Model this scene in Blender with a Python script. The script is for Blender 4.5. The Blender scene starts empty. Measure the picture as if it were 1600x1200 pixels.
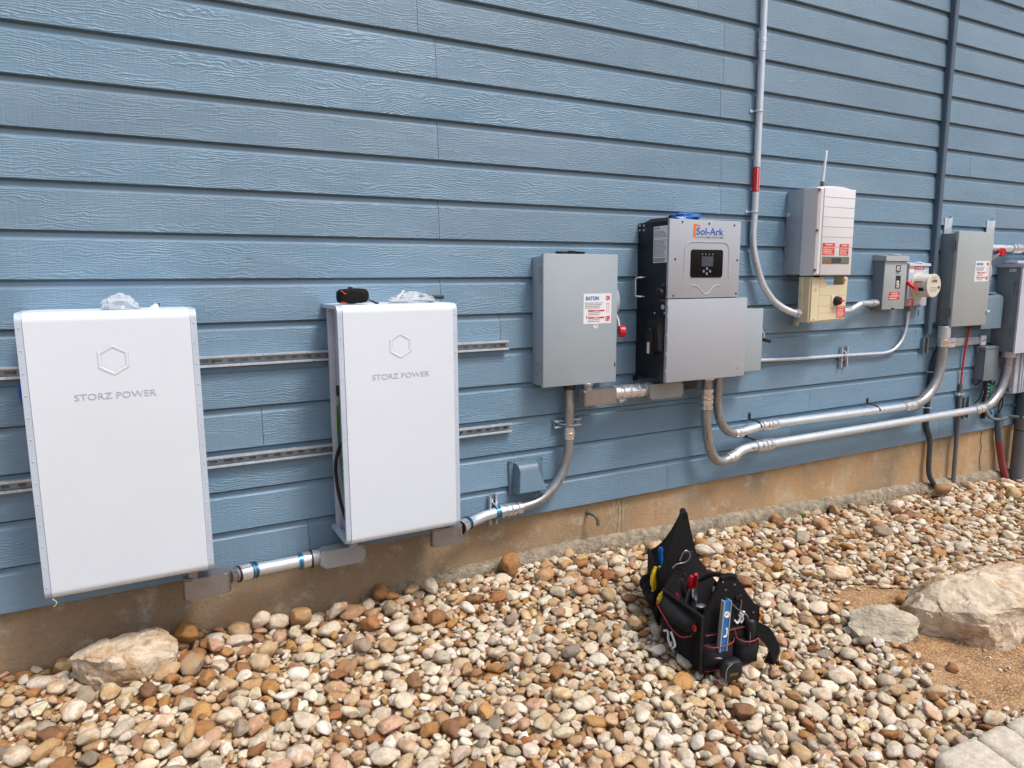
import bpy, bmesh, math, random
import numpy as np
from mathutils import Vector, Matrix, noise as mn
random.seed(7)
rng = np.random.default_rng(11)
SC = bpy.context.scene
COL = SC.collection
R = math.radians

# ---------------------------------------------------------------- camera
CAM_D, CAM_H, YAW, PITCH, ROLL, FPX = 3.1179, 1.24604, -0.49298, -0.15158, 0.00509, 1094.673
cam = bpy.data.cameras.new('camera')
cam.sensor_width = 36.0; cam.lens = FPX / 1600 * 36; cam.clip_end = 500; cam.clip_start = 0.05
camo = bpy.data.objects.new('camera', cam); COL.objects.link(camo)
Rm = Matrix.Rotation(YAW, 3, 'Z') @ Matrix.Rotation(PITCH, 3, 'X') @ Matrix.Rotation(ROLL, 3, 'Y')
right, fwd, up = Rm.col[0], Rm.col[1], Rm.col[2]
cm = Matrix((right, up, -fwd)).transposed().to_4x4(); cm.translation = (0, -CAM_D, CAM_H)
camo.matrix_world = cm
SC.camera = camo

# ---------------------------------------------------------------- world, sun, exposure
SUN_EL, SUN_AZ = R(60), R(150)          # azimuth clockwise from +Y (the wall normal points to -Y)
w = bpy.data.worlds.new('World'); SC.world = w; w.use_nodes = True
nt = w.node_tree; bg = nt.nodes['Background']
sky = nt.nodes.new('ShaderNodeTexSky'); sky.sky_type = 'NISHITA'; sky.sun_disc = False
sky.sun_elevation = SUN_EL; sky.sun_rotation = SUN_AZ; sky.air_density = 1.0; sky.dust_density = 5.0; sky.ozone_density = 1.0
nt.links.new(sky.outputs[0], bg.inputs[0]); bg.inputs[1].default_value = 0.12
sl = bpy.data.lights.new('sun', 'SUN'); sl.energy = 1.5; sl.angle = R(13); sl.color = (1.0, 0.99, 0.975)
so = bpy.data.objects.new('sun', sl); COL.objects.link(so)
sd = Vector((math.sin(SUN_AZ) * math.cos(SUN_EL), math.cos(SUN_AZ) * math.cos(SUN_EL), math.sin(SUN_EL)))
so.rotation_euler = sd.to_track_quat('Z', 'Y').to_euler(); so.location = (2, -6, 8)
SC.view_settings.view_transform = 'Standard'; SC.view_settings.look = 'None'
SC.view_settings.gamma = 1.0; SC.view_settings.exposure = 0.53
SC.render.engine = 'CYCLES'; SC.cycles.max_bounces = 6; SC.cycles.transparent_max_bounces = 8

# ---------------------------------------------------------------- materials
def L(*c):     # sRGB 0-255 -> linear
    return tuple((x/255/12.92 if x/255 <= .04045 else ((x/255+.055)/1.055)**2.4) for x in c) + (1.0,)
class N:
    def __init__(s, name):
        s.m = bpy.data.materials.new(name); s.m.use_nodes = True; s.t = s.m.node_tree
        s.b = s.t.nodes['Principled BSDF']; s.o = s.t.nodes['Material Output']
    def n(s, typ, **kw):
        x = s.t.nodes.new(typ)
        for k, v in kw.items():
            if k.startswith('i_'): x.inputs[k[2:].replace('_', ' ')].default_value = v
            else: setattr(x, k, v)
        return x
    def l(s, a, b): s.t.links.new(a, b)
    def math(s, op, a, b=None, c=None):
        x = s.t.nodes.new('ShaderNodeMath'); x.operation = op
        for i, v in enumerate((a, b, c)):
            if v is None: continue
            if isinstance(v, (int, float)): x.inputs[i].default_value = v
            else: s.l(v, x.inputs[i])
        return x.outputs[0]
    def pos(s, sx=1, sy=1, sz=1):
        g = s.n('ShaderNodeNewGeometry'); mp = s.n('ShaderNodeVectorMath', operation='MULTIPLY')
        s.l(g.outputs['Position'], mp.inputs[0]); mp.inputs[1].default_value = (sx, sy, sz); return mp.outputs[0]
    def noise(s, vec, scale, detail=4, rough=.55, dist=0):
        x = s.n('ShaderNodeTexNoise'); x.inputs['Scale'].default_value = scale; x.inputs['Detail'].default_value = detail
        x.inputs['Roughness'].default_value = rough; x.inputs['Distortion'].default_value = dist; s.l(vec, x.inputs['Vector']); return x.outputs['Fac']
    def ramp(s, fac, stops):
        x = s.n('ShaderNodeValToRGB'); e = x.color_ramp.elements
        e[0].position, e[0].color = stops[0][0], stops[0][1]; e[1].position, e[1].color = stops[-1][0], stops[-1][1]
        for p, c in stops[1:-1]:
            q = e.new(p); q.color = c
        s.l(fac, x.inputs[0]); return x.outputs[0]
    def mr(s, v, a, b, c, d):
        x = s.n('ShaderNodeMapRange'); s.l(v, x.inputs[0])
        for i, k in enumerate((a, b, c, d)): x.inputs[i+1].default_value = k
        return x.outputs[0]
    def bump(s, h, strength, dist):
        x = s.n('ShaderNodeBump'); x.inputs['Strength'].default_value = strength; x.inputs['Distance'].default_value = dist
        s.l(h, x.inputs['Height']); return x
def mk(name, col, rough=.5, metal=0., var=.08, vs=6, bump=0., bs=60, bd=.002, rv=.1, stretch=(1,1,1), trans=0, coat=0, spec=.5, dirt=0):
    q = N(name); c = L(*col) if max(col) > 1 else tuple(col)+(1,)
    p = q.pos(*stretch)
    f = q.noise(p, vs, 6, .6)
    lo = tuple(x*(1-var*1.6) for x in c[:3])+(1,); hi = tuple(min(1, x*(1+var)) for x in c[:3])+(1,)
    colr = q.ramp(f, [(.3, lo), (.7, hi)])
    if dirt:
        g = q.noise(q.pos(1.3, 1.3, .35), 14, 8, .7)
        mx = q.n('ShaderNodeMix', data_type='RGBA'); q.l(q.mr(g, .55, .75, 0, dirt), mx.inputs[0]); q.l(colr, mx.inputs[6])
        mx.inputs[7].default_value = tuple(x*.45 for x in c[:3])+(1,); colr = mx.outputs[2]
    q.l(colr, q.b.inputs['Base Color'])
    q.b.inputs['Metallic'].default_value = metal
    q.l(q.mr(q.noise(p, vs*3.1, 4), .3, .7, max(.02, rough-rv), min(1, rough+rv)), q.b.inputs['Roughness'])
    q.b.inputs['Specular IOR Level'].default_value = spec
    q.b.inputs['Coat Weight'].default_value = coat
    if trans: q.b.inputs['Transmission Weight'].default_value = trans; q.b.inputs['IOR'].default_value = 1.25
    if bump: q.l(q.bump(q.noise(p, bs, 4, .6), bump, bd).outputs[0], q.b.inputs['Normal'])
    return q.m

M = {}
M['white'] = mk('white_powder_coat', (212, 222, 232), .34, var=.02, vs=2, bump=.08, bs=500, bd=.0005, rv=.05)
M['rim'] = mk('pale_rim', (184, 197, 212), .32, var=.04, rv=.08)
M['rimgrey'] = mk('grey_rim', (190, 196, 208), .45)
M['emblem'] = mk('emblem_grey', (182, 190, 201), .35, var=.01)
M['letter'] = mk('lettering_grey', (176, 184, 195), .4, var=.02)
M['inner'] = mk('inner_panel', (176, 178, 192), .5, dirt=.3)
M['galv'] = mk('galvanised_steel', (196, 208, 218), .34, .4, var=.10, vs=25, bump=.08, bs=90, bd=.001, dirt=.12)
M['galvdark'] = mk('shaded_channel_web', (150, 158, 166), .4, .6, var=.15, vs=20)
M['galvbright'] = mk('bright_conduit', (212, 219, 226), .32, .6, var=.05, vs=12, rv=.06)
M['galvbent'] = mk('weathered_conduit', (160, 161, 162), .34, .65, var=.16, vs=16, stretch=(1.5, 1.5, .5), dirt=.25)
M['chrome'] = mk('zinc_fitting', (224, 226, 228), .2, .8, var=.1, vs=40, rv=.1)
M['blueband'] = mk('blue_zinc_ring', (60, 130, 170), .25, .8)
M['castal'] = mk('cast_aluminium', (158, 155, 157), .33, .8, var=.05, vs=8)
M['castgrey'] = mk('painted_cast_body', (150, 154, 157), .45, .2, var=.05)
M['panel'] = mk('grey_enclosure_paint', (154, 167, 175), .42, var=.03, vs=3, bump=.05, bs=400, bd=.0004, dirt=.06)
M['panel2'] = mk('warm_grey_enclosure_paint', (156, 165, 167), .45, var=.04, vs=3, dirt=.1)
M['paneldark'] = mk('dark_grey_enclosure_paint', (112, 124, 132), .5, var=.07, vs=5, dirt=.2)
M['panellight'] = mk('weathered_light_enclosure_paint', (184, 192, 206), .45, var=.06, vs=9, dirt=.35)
M['bluebox'] = mk('blue_grey_enclosure_paint', (106, 128, 142), .5, var=.08, vs=6, dirt=.2)
M['solcover'] = mk('silver_grey_cover', (164, 170, 179), .42, .1, var=.02, bump=.1, bs=600, bd=.0004)
M['black'] = mk('black_powder_coat', (17, 19, 26), .42, var=.2, bump=.08, bs=500, bd=.0005)
M['gloss'] = mk('black_display_glass', (9, 10, 16), .08, var=.2, rv=.03)
M['lcd'] = mk('lcd_grey', (62, 68, 82), .25)
M['mark'] = mk('printed_grey', (128, 132, 140), .5)
M['screw'] = mk('dark_screw', (70, 66, 62), .35, .7)
M['rubber'] = mk('black_rubber', (20, 21, 23), .55, var=.2, bump=.1)
M['red'] = mk('red_plastic', (196, 16, 34), .35, var=.05)
M['redlab'] = mk('red_sticker', (202, 40, 48), .45, var=.08)
M['whitelab'] = mk('white_sticker', (224, 227, 232), .45, var=.02)
M['whiteink'] = mk('white_ink', (236, 232, 228), .5, var=.02)
M['blueink'] = mk('blue_ink', (20, 92, 178), .45, var=.03)
M['orangeink'] = mk('orange_ink', (222, 116, 40), .45, var=.05)
M['redink'] = mk('red_ink', (196, 34, 40), .45, var=.05)
M['greyink'] = mk('grey_ink', (120, 122, 128), .5)
M['blackink'] = mk('black_ink', (26, 26, 30), .5)
M['senclosure'] = mk('off_white_plastic', (212, 214, 218), .42, var=.02)
M['groove'] = mk('cover_groove', (150, 150, 158), .6)
M['alside'] = mk('brushed_aluminium_side', (172, 180, 188), .4, .4, var=.08, vs=8, stretch=(1, 3, 1), dirt=.15)
M['cream'] = mk('aged_cream_plastic', (212, 202, 170), .42, var=.04, vs=5, dirt=.12)
M['creamin'] = mk('aged_cream_plastic_inside', (186, 162, 104), .5, var=.06)
M['meterwhite'] = mk('meter_face', (206, 204, 188), .4, var=.03)
M['meterglass'] = mk('meter_cover_plastic', (208, 206, 192), .2, var=.03, coat=.3, rv=.04)
M['olive'] = mk('olive_display_strip', (104, 108, 84), .4, var=.08)
M['trim'] = mk('dark_blue_trim_paint', (74, 94, 112), .5, var=.06, vs=4)
M['ventpaint'] = mk('blue_grey_gloss_paint', (88, 112, 130), .28, var=.06, coat=.3)
M['pvcdark'] = mk('painted_dark_tube', (62, 70, 78), .5, var=.1)
M['pvcgrey'] = mk('grey_plastic_pipe', (104, 108, 110), .5, var=.1, dirt=.3)
M['pvcpurple'] = mk('faded_red_plastic_tube', (140, 62, 66), .5, var=.12)
M['pvcslate'] = mk('slate_plastic_tube', (82, 96, 110), .5, var=.1)
M['redwire'] = mk('red_wire', (190, 52, 48), .45)
M['greenwire'] = mk('green_wire', (22, 104, 72), .4)
M['yellowwire'] = mk('yellow_wire', (206, 184, 90), .5)
M['greenterm'] = mk('green_terminal', (56, 150, 118), .5)
M['film'] = mk('clear_plastic_film', (232, 236, 240), .14, var=.02, trans=.7, bump=.5, bs=50, bd=.006)
M['bluefilm'] = mk('blue_plastic', (24, 92, 164), .3, var=.15, bump=.4, bs=60, bd=.004)
M['cloth'] = mk('black_woven_nylon', (17, 17, 20), .85, var=.3, vs=30, bump=.5, bs=420, bd=.0012, spec=.3)
M['clothgrey'] = mk('dark_grey_lining', (36, 34, 38), .85, var=.25, bump=.4, bs=300, bd=.0014, spec=.25)
M['piping'] = mk('dark_red_piping', (128, 20, 34), .6)
M['orange'] = mk('orange_piping', (190, 74, 30), .6)
M['toolred'] = mk('red_tool_grip', (176, 22, 34), .35)
M['yellow'] = mk('yellow_tool_grip', (224, 190, 24), .4)
M['bluetool'] = mk('blue_level_body', (22, 104, 176), .35)
M['steel'] = mk('tool_steel', (170, 170, 172), .25, .9)
M['brass'] = mk('brass_screw', (120, 104, 62), .4, .6)
M['corr'] = mk('corroded_pipe_end', (104, 110, 96), .55, .4, var=.25, vs=60)

def siding_mat():
    q = N('embossed_fibre_cement_siding')
    at = q.n('ShaderNodeAttribute', attribute_name='bid')
    sep = q.n('ShaderNodeSeparateColor'); q.l(at.outputs['Color'], sep.inputs[0])
    g = q.n('ShaderNodeNewGeometry'); sx = q.n('ShaderNodeSeparateXYZ'); q.l(g.outputs['Position'], sx.inputs[0])
    x, z = sx.outputs[0], sx.outputs[2]
    r1, r2, v = sep.outputs[0], sep.outputs[1], sep.outputs[2]      # two random numbers per board, height over the board
    cx = q.n('ShaderNodeCombineXYZ')
    q.l(q.math('MULTIPLY_ADD', x, 1.0, q.math('MULTIPLY', r1, 40)), cx.inputs[0]); q.l(q.math('MULTIPLY', r2, 30), cx.inputs[1]); q.l(z, cx.inputs[2])
    def sc(a, b, c):
        k = q.n('ShaderNodeVectorMath', operation='MULTIPLY'); q.l(cx.outputs[0], k.inputs[0]); k.inputs[1].default_value = (a, b, c); return k.outputs[0]
    flow = q.noise(sc(3.2, 1, 13), 1, 3, .5, .3)                     # broad flow of the grain
    flow2 = q.noise(sc(14, 1, 30), 1, 3, .6)
    ph = q.math('ADD', q.math('MULTIPLY', z, 640), q.math('ADD', q.math('MULTIPLY', flow, 62), q.math('MULTIPLY', flow2, 14)))
    wav = q.math('SINE', ph)
    wav = q.math('POWER', q.math('MULTIPLY_ADD', wav, .5, .5), 2.2)
    msk = q.math('MULTIPLY', q.mr(q.noise(sc(5, 1, 22), 1, 4, .6), .36, .66, .12, 1), q.mr(r1, 0, 1, .65, 1.25))
    vert = q.noise(sc(95, 1, 5), 1, 3, .65)                          # upright saw marks
    vert = q.mr(vert, .5, .62, 0, 1)
    fine = q.noise(sc(60, 1, 500), 1, 3, .6)
    h = q.math('ADD', q.math('MULTIPLY', wav, msk), q.math('ADD', q.math('MULTIPLY', vert, -.26), q.math('MULTIPLY', fine, .35)))
    facemask = q.mr(v, .80, .815, 1, .06)
    h = q.math('MULTIPLY', h, facemask)
    bm_ = q.bump(h, .9, .0016); q.l(bm_.outputs[0], q.b.inputs['Normal'])
    base = q.noise(sc(1.2, 1, 3), 1, 5, .6)
    c = q.ramp(base, [(.25, L(105, 136, 158)), (.5, L(114, 145, 167)), (.75, L(124, 154, 175))])
    hsv = q.n('ShaderNodeHueSaturation'); q.l(c, hsv.inputs['Color'])
    q.l(q.mr(r2, 0, 1, .93, 1.06), hsv.inputs['Value']); q.l(q.mr(r1, 0, 1, .95, 1.05), hsv.inputs['Saturation'])
    mx = q.n('ShaderNodeMix', data_type='RGBA'); mx.blend_type = 'MULTIPLY'; mx.inputs[0].default_value = 1
    q.l(hsv.outputs[0], mx.inputs[6]); rr = q.ramp(q.math('MULTIPLY', wav, msk), [(0, (.9, .9, .91, 1)), (1, (1.0, 1.0, 1.0, 1))]); q.l(rr, mx.inputs[7])
    q.l(mx.outputs[2], q.b.inputs['Base Color'])
    q.l(q.mr(q.noise(sc(9, 1, 30), 1, 4), .3, .7, .36, .52), q.b.inputs['Roughness'])
    return q.m
M['siding'] = siding_mat()

def concrete_mat():
    q = N('stained_foundation_concrete')
    p = q.pos()
    a = q.noise(q.pos(1, 1, .8), 1.9, 7, .62, .4); b = q.noise(p, 7, 8, .7); c = q.noise(p, 90, 6, .7)
    col = q.ramp(a, [(.3, L(134, 118, 96)), (.44, L(166, 142, 110)), (.56, L(184, 148, 106)), (.72, L(188, 172, 144))])
    g = q.n('ShaderNodeNewGeometry'); sx = q.n('ShaderNodeSeparateXYZ'); q.l(g.outputs['Position'], sx.inputs[0])
    grey = q.math('MULTIPLY', q.mr(sx.outputs[0], .6, 3.6, .92, .1), q.mr(b, .3, .7, .55, 1))
    m1 = q.n('ShaderNodeMix', data_type='RGBA'); q.l(grey, m1.inputs[0]); q.l(col, m1.inputs[6]); m1.inputs[7].default_value = L(128, 116, 98)
    m2 = q.n('ShaderNodeMix', data_type='RGBA'); q.l(q.mr(b, .54, .68, 0, .6), m2.inputs[0]); q.l(m1.outputs[2], m2.inputs[6]); m2.inputs[7].default_value = L(196, 186, 166)
    m3 = q.n('ShaderNodeMix', data_type='RGBA'); q.l(q.mr(c, .56, .7, 0, .55), m3.inputs[0]); q.l(m2.outputs[2], m3.inputs[6]); m3.inputs[7].default_value = L(96, 82, 64)
    st = q.noise(q.pos(9, 1, .9), 2.2, 5, .6); m4 = q.n('ShaderNodeMix', data_type='RGBA'); q.l(q.mr(st, .55, .72, 0, .35), m4.inputs[0]); q.l(m3.outputs[2], m4.inputs[6]); m4.inputs[7].default_value = L(170, 120, 70)
    q.l(m4.outputs[2], q.b.inputs['Base Color']); q.b.inputs['Roughness'].default_value = .85
    hh = q.math('ADD', q.math('MULTIPLY', b, .6), q.math('MULTIPLY', c, .45))
    q.l(q.bump(hh, .9, .014).outputs[0], q.b.inputs['Normal'])
    return q.m
M['concrete'] = concrete_mat()
M['footing'] = mk('rough_grey_mortar', (158, 146, 126), .95, var=.3, vs=22, bump=1, bs=55, bd=.018, dirt=.6)

def soil_mat():
    q = N('orange_gravelly_soil'); p = q.pos()
    v = q.n('ShaderNodeTexVoronoi', feature='F1'); v.inputs['Scale'].default_value = 150; q.l(p, v.inputs['Vector'])
    n1 = q.noise(p, 9, 6, .65); n2 = q.noise(p, 200, 4, .7)
    c = q.ramp(q.math('ADD', q.math('MULTIPLY', n1, .5), q.math('MULTIPLY', n2, .5)), [(.32, L(84, 60, 42)), (.48, L(142, 106, 72)), (.66, L(196, 162, 118))])
    sep = q.n('ShaderNodeSeparateColor'); q.l(v.outputs['Color'], sep.inputs[0])
    mx = q.n('ShaderNodeMix', data_type='RGBA'); q.l(q.mr(sep.outputs[0], .55, 1, 0, .8), mx.inputs[0]); q.l(c, mx.inputs[6]); mx.inputs[7].default_value = L(214, 178, 134)
    q.l(mx.outputs[2], q.b.inputs['Base Color']); q.b.inputs['Roughness'].default_value = .95
    h = q.math('SUBTRACT', 1, v.outputs['Distance'])
    q.l(q.bump(q.math('ADD', h, q.math('MULTIPLY', n2, .6)), .9, .006).outputs[0], q.b.inputs['Normal'])
    return q.m
M['soil'] = soil_mat()

def stone_mat(name='river_stone', scale=1.0):
    q = N(name)
    at = q.n('ShaderNodeAttribute', attribute_name='tint'); so_ = q.n('ShaderNodeAttribute', attribute_name='seed')
    g = q.n('ShaderNodeNewGeometry')
    add = q.n('ShaderNodeVectorMath', operation='MULTIPLY_ADD'); q.l(so_.outputs['Vector'], add.inputs[0]); add.inputs[1].default_value = (37, 53, 71); q.l(g.outputs['Position'], add.inputs[2])
    p = add.outputs[0]
    a = q.noise(p, 30*scale, 8, .7, .9); b = q.noise(p, 130*scale, 6, .75); c = q.noise(p, 9*scale, 3, .5, 1.5)
    r1 = q.ramp(a, [(.27, (.42, .36, .29, 1)), (.40, (.74, .69, .60, 1)), (.5, (.98, .97, .94, 1)), (.62, (1.08, 1.07, 1.05, 1)), (.74, (1.25, 1.25, 1.24, 1))])
    m = q.n('ShaderNodeMix', data_type='RGBA'); m.blend_type = 'MULTIPLY'; m.inputs[0].default_value = .85; q.l(at.outputs['Color'], m.inputs[6]); q.l(r1, m.inputs[7])
    m2 = q.n('ShaderNodeMix', data_type='RGBA'); sp = q.n('ShaderNodeSeparateColor'); q.l(so_.outputs['Color'], sp.inputs[0])
    q.l(q.math('MULTIPLY', q.mr(c, .5, .64, 0, .75), sp.outputs[1]), m2.inputs[0]); q.l(m.outputs[2], m2.inputs[6]); m2.inputs[7].default_value = L(176, 128, 76)
    m3 = q.n('ShaderNodeMix', data_type='RGBA'); q.l(q.mr(b, .57, .70, 0, .6), m3.inputs[0]); q.l(m2.outputs[2], m3.inputs[6]); m3.inputs[7].default_value = L(110, 90, 70)
    q.l(m3.outputs[2], q.b.inputs['Base Color'])
    q.l(q.mr(a, .3, .7, .55, .8), q.b.inputs['Roughness']); q.b.inputs['Specular IOR Level'].default_value = .35
    hh = q.math('ADD', q.math('MULTIPLY', a, .6), q.math('MULTIPLY', b, .4))
    q.l(q.bump(hh, .8, .009/scale).outputs[0], q.b.inputs['Normal'])
    return q.m
M['stone'] = stone_mat()
def boulder_mat():
    q = N('weathered_limestone'); p = q.pos()
    a = q.noise(p, 5, 8, .65, .6); b = q.noise(p, 38, 8, .7); c = q.noise(q.pos(1, 1, 3), 9, 5, .6, 1)
    col = q.ramp(a, [(.3, L(146, 110, 76)), (.40, L(188, 158, 124)), (.5, L(216, 200, 176)), (.6, L(196, 178, 154)), (.75, L(224, 214, 198))])
    m = q.n('ShaderNodeMix', data_type='RGBA'); q.l(q.mr(c, .56, .7, 0, .6), m.inputs[0]); q.l(col, m.inputs[6]); m.inputs[7].default_value = L(128, 98, 72)
    m2 = q.n('ShaderNodeMix', data_type='RGBA'); q.l(q.mr(b, .6, .72, 0, .5), m2.inputs[0]); q.l(m.outputs[2], m2.inputs[6]); m2.inputs[7].default_value = L(120, 104, 88)
    q.l(m2.outputs[2], q.b.inputs['Base Color']); q.b.inputs['Roughness'].default_value = .85
    h = q.math('ADD', q.math('MULTIPLY', a, .5), q.math('MULTIPLY', b, .35))
    q.l(q.bump(h, 1, .035).outputs[0], q.b.inputs['Normal']); return q.m
M['boulder'] = boulder_mat()
M['slab'] = mk('grey_limestone', (190, 178, 156), .9, var=.2, vs=18, bump=.9, bs=50, bd=.012, stretch=(1, 1, 3), dirt=.4)
M['paver'] = mk('tumbled_paver_concrete', (200, 190, 172), .92, var=.16, vs=40, bump=.8, bs=120, bd=.005, dirt=.3)

# ---------------------------------------------------------------- mesh helpers
class B:
    """collects shapes in world coordinates; done() links them as ONE mesh object under its thing"""
    def __init__(s): s.bm = bmesh.new()
    def _new(s, vs, fs):
        v = [s.bm.verts.new(p) for p in vs]; out = []
        for f in fs:
            try: out.append(s.bm.faces.new([v[i] for i in f]))
            except ValueError: pass
        return v, out
    def box(s, x0, x1, y0, y1, z0, z1, bev=0, seg=2):
        x0, x1 = sorted((x0, x1)); y0, y1 = sorted((y0, y1)); z0, z1 = sorted((z0, z1))
        v, f = s._new([(x, y, z) for x in (x0, x1) for y in (y0, y1) for z in (z0, z1)],
                      [(0,1,3,2),(4,6,7,5),(0,4,5,1),(2,3,7,6),(0,2,6,4),(1,5,7,3)])
        if bev:
            es = list({e for q in f for e in q.edges})
            bmesh.ops.bevel(s.bm, geom=es, offset=bev, segments=seg, affect='EDGES', profile=.5)
        return s
    def hexa(s, pts):   # 8 points: bottom ring 0-3, top ring 4-7
        s._new(pts, [(3,2,1,0),(4,5,6,7),(0,1,5,4),(1,2,6,5),(2,3,7,6),(3,0,4,7)]); return s
    def prism(s, poly, axis, a, b):   # poly in the two other axes (x:(y,z) y:(x,z) z:(x,y))
        def P(u, v, t): return {'x': (t, u, v), 'y': (u, t, v), 'z': (u, v, t)}[axis]
        n = len(poly); vs = [P(u, v, a) for u, v in poly] + [P(u, v, b) for u, v in poly]
        fs = [tuple(range(n)), tuple(range(2*n-1, n-1, -1))] + [(i, i+n, (i+1) % n + n, (i+1) % n) for i in range(n)]
        s._new(vs, fs); return s
    def rings(s, rings, cap=True, closed=False):
        n = len(rings[0]); vv = [[s.bm.verts.new(p) for p in r] for r in rings]
        m = len(vv)
        for i in range(m if closed else m-1):
            a, b = vv[i], vv[(i+1) % m]
            for j in range(n):
                k = (j+1) % n; s.bm.faces.new((a[j], a[k], b[k], b[j]))
        if cap and not closed:
            s.bm.faces.new(vv[0][::-1]); s.bm.faces.new(vv[-1])
        return s
    def tube(s, pts, r, seg=14, smooth=0, cap=True, flat=None):
        pts = [Vector(p) for p in pts]
        if smooth: pts = crom(pts, smooth)
        n = len(pts); rr = r if isinstance(r, (list, tuple)) else None
        T = []
        for i in range(n):
            t = pts[min(i+1, n-1)] - pts[max(i-1, 0)]; T.append(t.normalized() if t.length > 1e-9 else Vector((0, 0, 1)))
        ref = Vector((0, 1, 0)) if abs(T[0].y) < .9 else Vector((1, 0, 0))
        u = T[0].cross(ref).normalized(); rings = []
        for i in range(n):
            u = (u - T[i]*u.dot(T[i])).normalized(); v = T[i].cross(u)
            q = rr[min(len(rr)-1, int(i*len(rr)/n))] if rr else r
            a, b = (q, q) if flat is None else (q, q*flat)
            rings.append([pts[i] + u*a*math.cos(2*math.pi*k/seg) + v*b*math.sin(2*math.pi*k/seg) for k in range(seg)])
        return s.rings(rings, cap)
    def lathe(s, c, d, prof, seg=24, cap=True):   # prof: (distance along d, radius)
        c = Vector(c); d = Vector(d).normalized()
        ref = Vector((0, 0, 1)) if abs(d.z) < .9 else Vector((1, 0, 0))
        u = d.cross(ref).normalized(); v = d.cross(u)
        return s.rings([[c + d*t + (u*math.cos(2*math.pi*k/seg) + v*math.sin(2*math.pi*k/seg))*max(r, 1e-4) for k in range(seg)] for t, r in prof], cap)
    def cyl(s, a, b, r, seg=20):
        a, b = Vector(a), Vector(b); e = min(r*.12, .0015); h = (b-a).length
        return s.lathe(a, b-a, [(0, r-e), (e, r), (h-e, r), (h, r-e)], seg)
    def blob(s, c, sc, sub=3, amp=.1, freq=2., seed=0, power=1.):
        r = bmesh.ops.create_icosphere(s.bm, subdivisions=sub, radius=1)
        for v in r['verts']:
            p = v.co.copy(); d = 1 + amp*mn.fractal(p*freq + Vector((seed*7.1, seed*3.3, 0)), 1., 2., 4)
            p = Vector([math.copysign(abs(x)**power, x) for x in p])
            v.co = Vector((c[0]+p.x*sc[0]*d, c[1]+p.y*sc[1]*d, c[2]+p.z*sc[2]*d))
        return s
    def done(s, name, mat, parent=None, ang=38, label=None):
        bm = s.bm
        bmesh.ops.recalc_face_normals(bm, faces=bm.faces)
        for f in bm.faces: f.smooth = True
        ca = math.radians(ang)
        for e in bm.edges:
            if len(e.link_faces) == 2 and e.calc_face_angle(0) > ca: e.smooth = False
        if parent is not None:
            off = worldloc(parent); bmesh.ops.translate(bm, verts=bm.verts, vec=-off)
        me = bpy.data.meshes.new(name); bm.to_mesh(me); bm.free()
        me.materials.append(M[mat] if isinstance(mat, str) else mat)
        o = bpy.data.objects.new(name, me); COL.objects.link(o)
        if parent is not None: o.parent = parent
        if label: o['label'] = label
        return o
def worldloc(o):
    v = Vector((0, 0, 0))
    while o is not None: v = v + o.location; o = o.parent
    return v
def crom(pts, k):
    out = []; n = len(pts)
    for i in range(n-1):
        p0, p1, p2, p3 = pts[max(i-1, 0)], pts[i], pts[i+1], pts[min(i+2, n-1)]
        for j in range(k):
            t = j/k
            out.append(.5*((2*p1) + (p2-p0)*t + (2*p0-5*p1+4*p2-p3)*t*t + (3*p1-p0-3*p2+p3)*t**3))
    out.append(pts[-1]); return out
def thing(name, loc, label, cat, group=None):
    o = bpy.data.objects.new(name, None); COL.objects.link(o); o.location = loc; o.empty_display_size = .05
    o['label'] = label; o['category'] = cat
    if group: o['group'] = group
    return o
def tag(o, label, cat, group=None):
    o['label'] = label; o['category'] = cat
    if group: o['group'] = group
    return o
def rrect(x0, x1, z0, z1, r, k=5):
    out = []
    for cx, cz, a0 in ((x1-r, z1-r, 0), (x0+r, z1-r, 90), (x0+r, z0+r, 180), (x1-r, z0+r, 270)):
        for i in range(k+1):
            a = R(a0 + 90*i/k); out.append((cx+r*math.cos(a), cz+r*math.sin(a)))
    return out
def writing(body, name, mat, parent, w, h, pos, ang=0., face='front', depth=.0006, bold=0.):
    """real letters as a thin mesh; pos = lower left corner; face 'front' looks to -Y, 'left' looks to -X"""
    cu = bpy.data.curves.new('t', 'FONT'); cu.body = body; cu.extrude = .02; cu.offset = bold; cu.resolution_u = 3
    to = bpy.data.objects.new('t', cu); COL.objects.link(to)
    dg = bpy.context.evaluated_depsgraph_get(); me = bpy.data.meshes.new_from_object(to.evaluated_get(dg))
    bpy.data.objects.remove(to); bpy.data.curves.remove(cu)
    co = np.empty(len(me.vertices)*3); me.vertices.foreach_get('co', co); co = co.reshape(-1, 3)
    mnn, mxx = co.min(0), co.max(0)
    x = (co[:, 0]-mnn[0])/(mxx[0]-mnn[0])*w; y = (co[:, 1]-mnn[1])/(mxx[1]-mnn[1])*h; d = co[:, 2]/.02*depth
    ca, sa = math.cos(ang), math.sin(ang); X = x*ca - y*sa; Y = x*sa + y*ca
    off = worldloc(parent) if parent else Vector((0, 0, 0))
    if face == 'front': out = np.stack([pos[0]+X-off.x, pos[1]-d-off.y, pos[2]+Y-off.z], 1)
    else: out = np.stack([pos[0]-d-off.x, pos[1]-X-off.y, pos[2]+Y-off.z], 1)
    me.vertices.foreach_set('co', out.ravel()); me.update()
    me.materials.clear(); me.materials.append(M[mat]); me.name = name
    o = bpy.data.objects.new(name, me); COL.objects.link(o); o.parent = parent; return o
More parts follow.
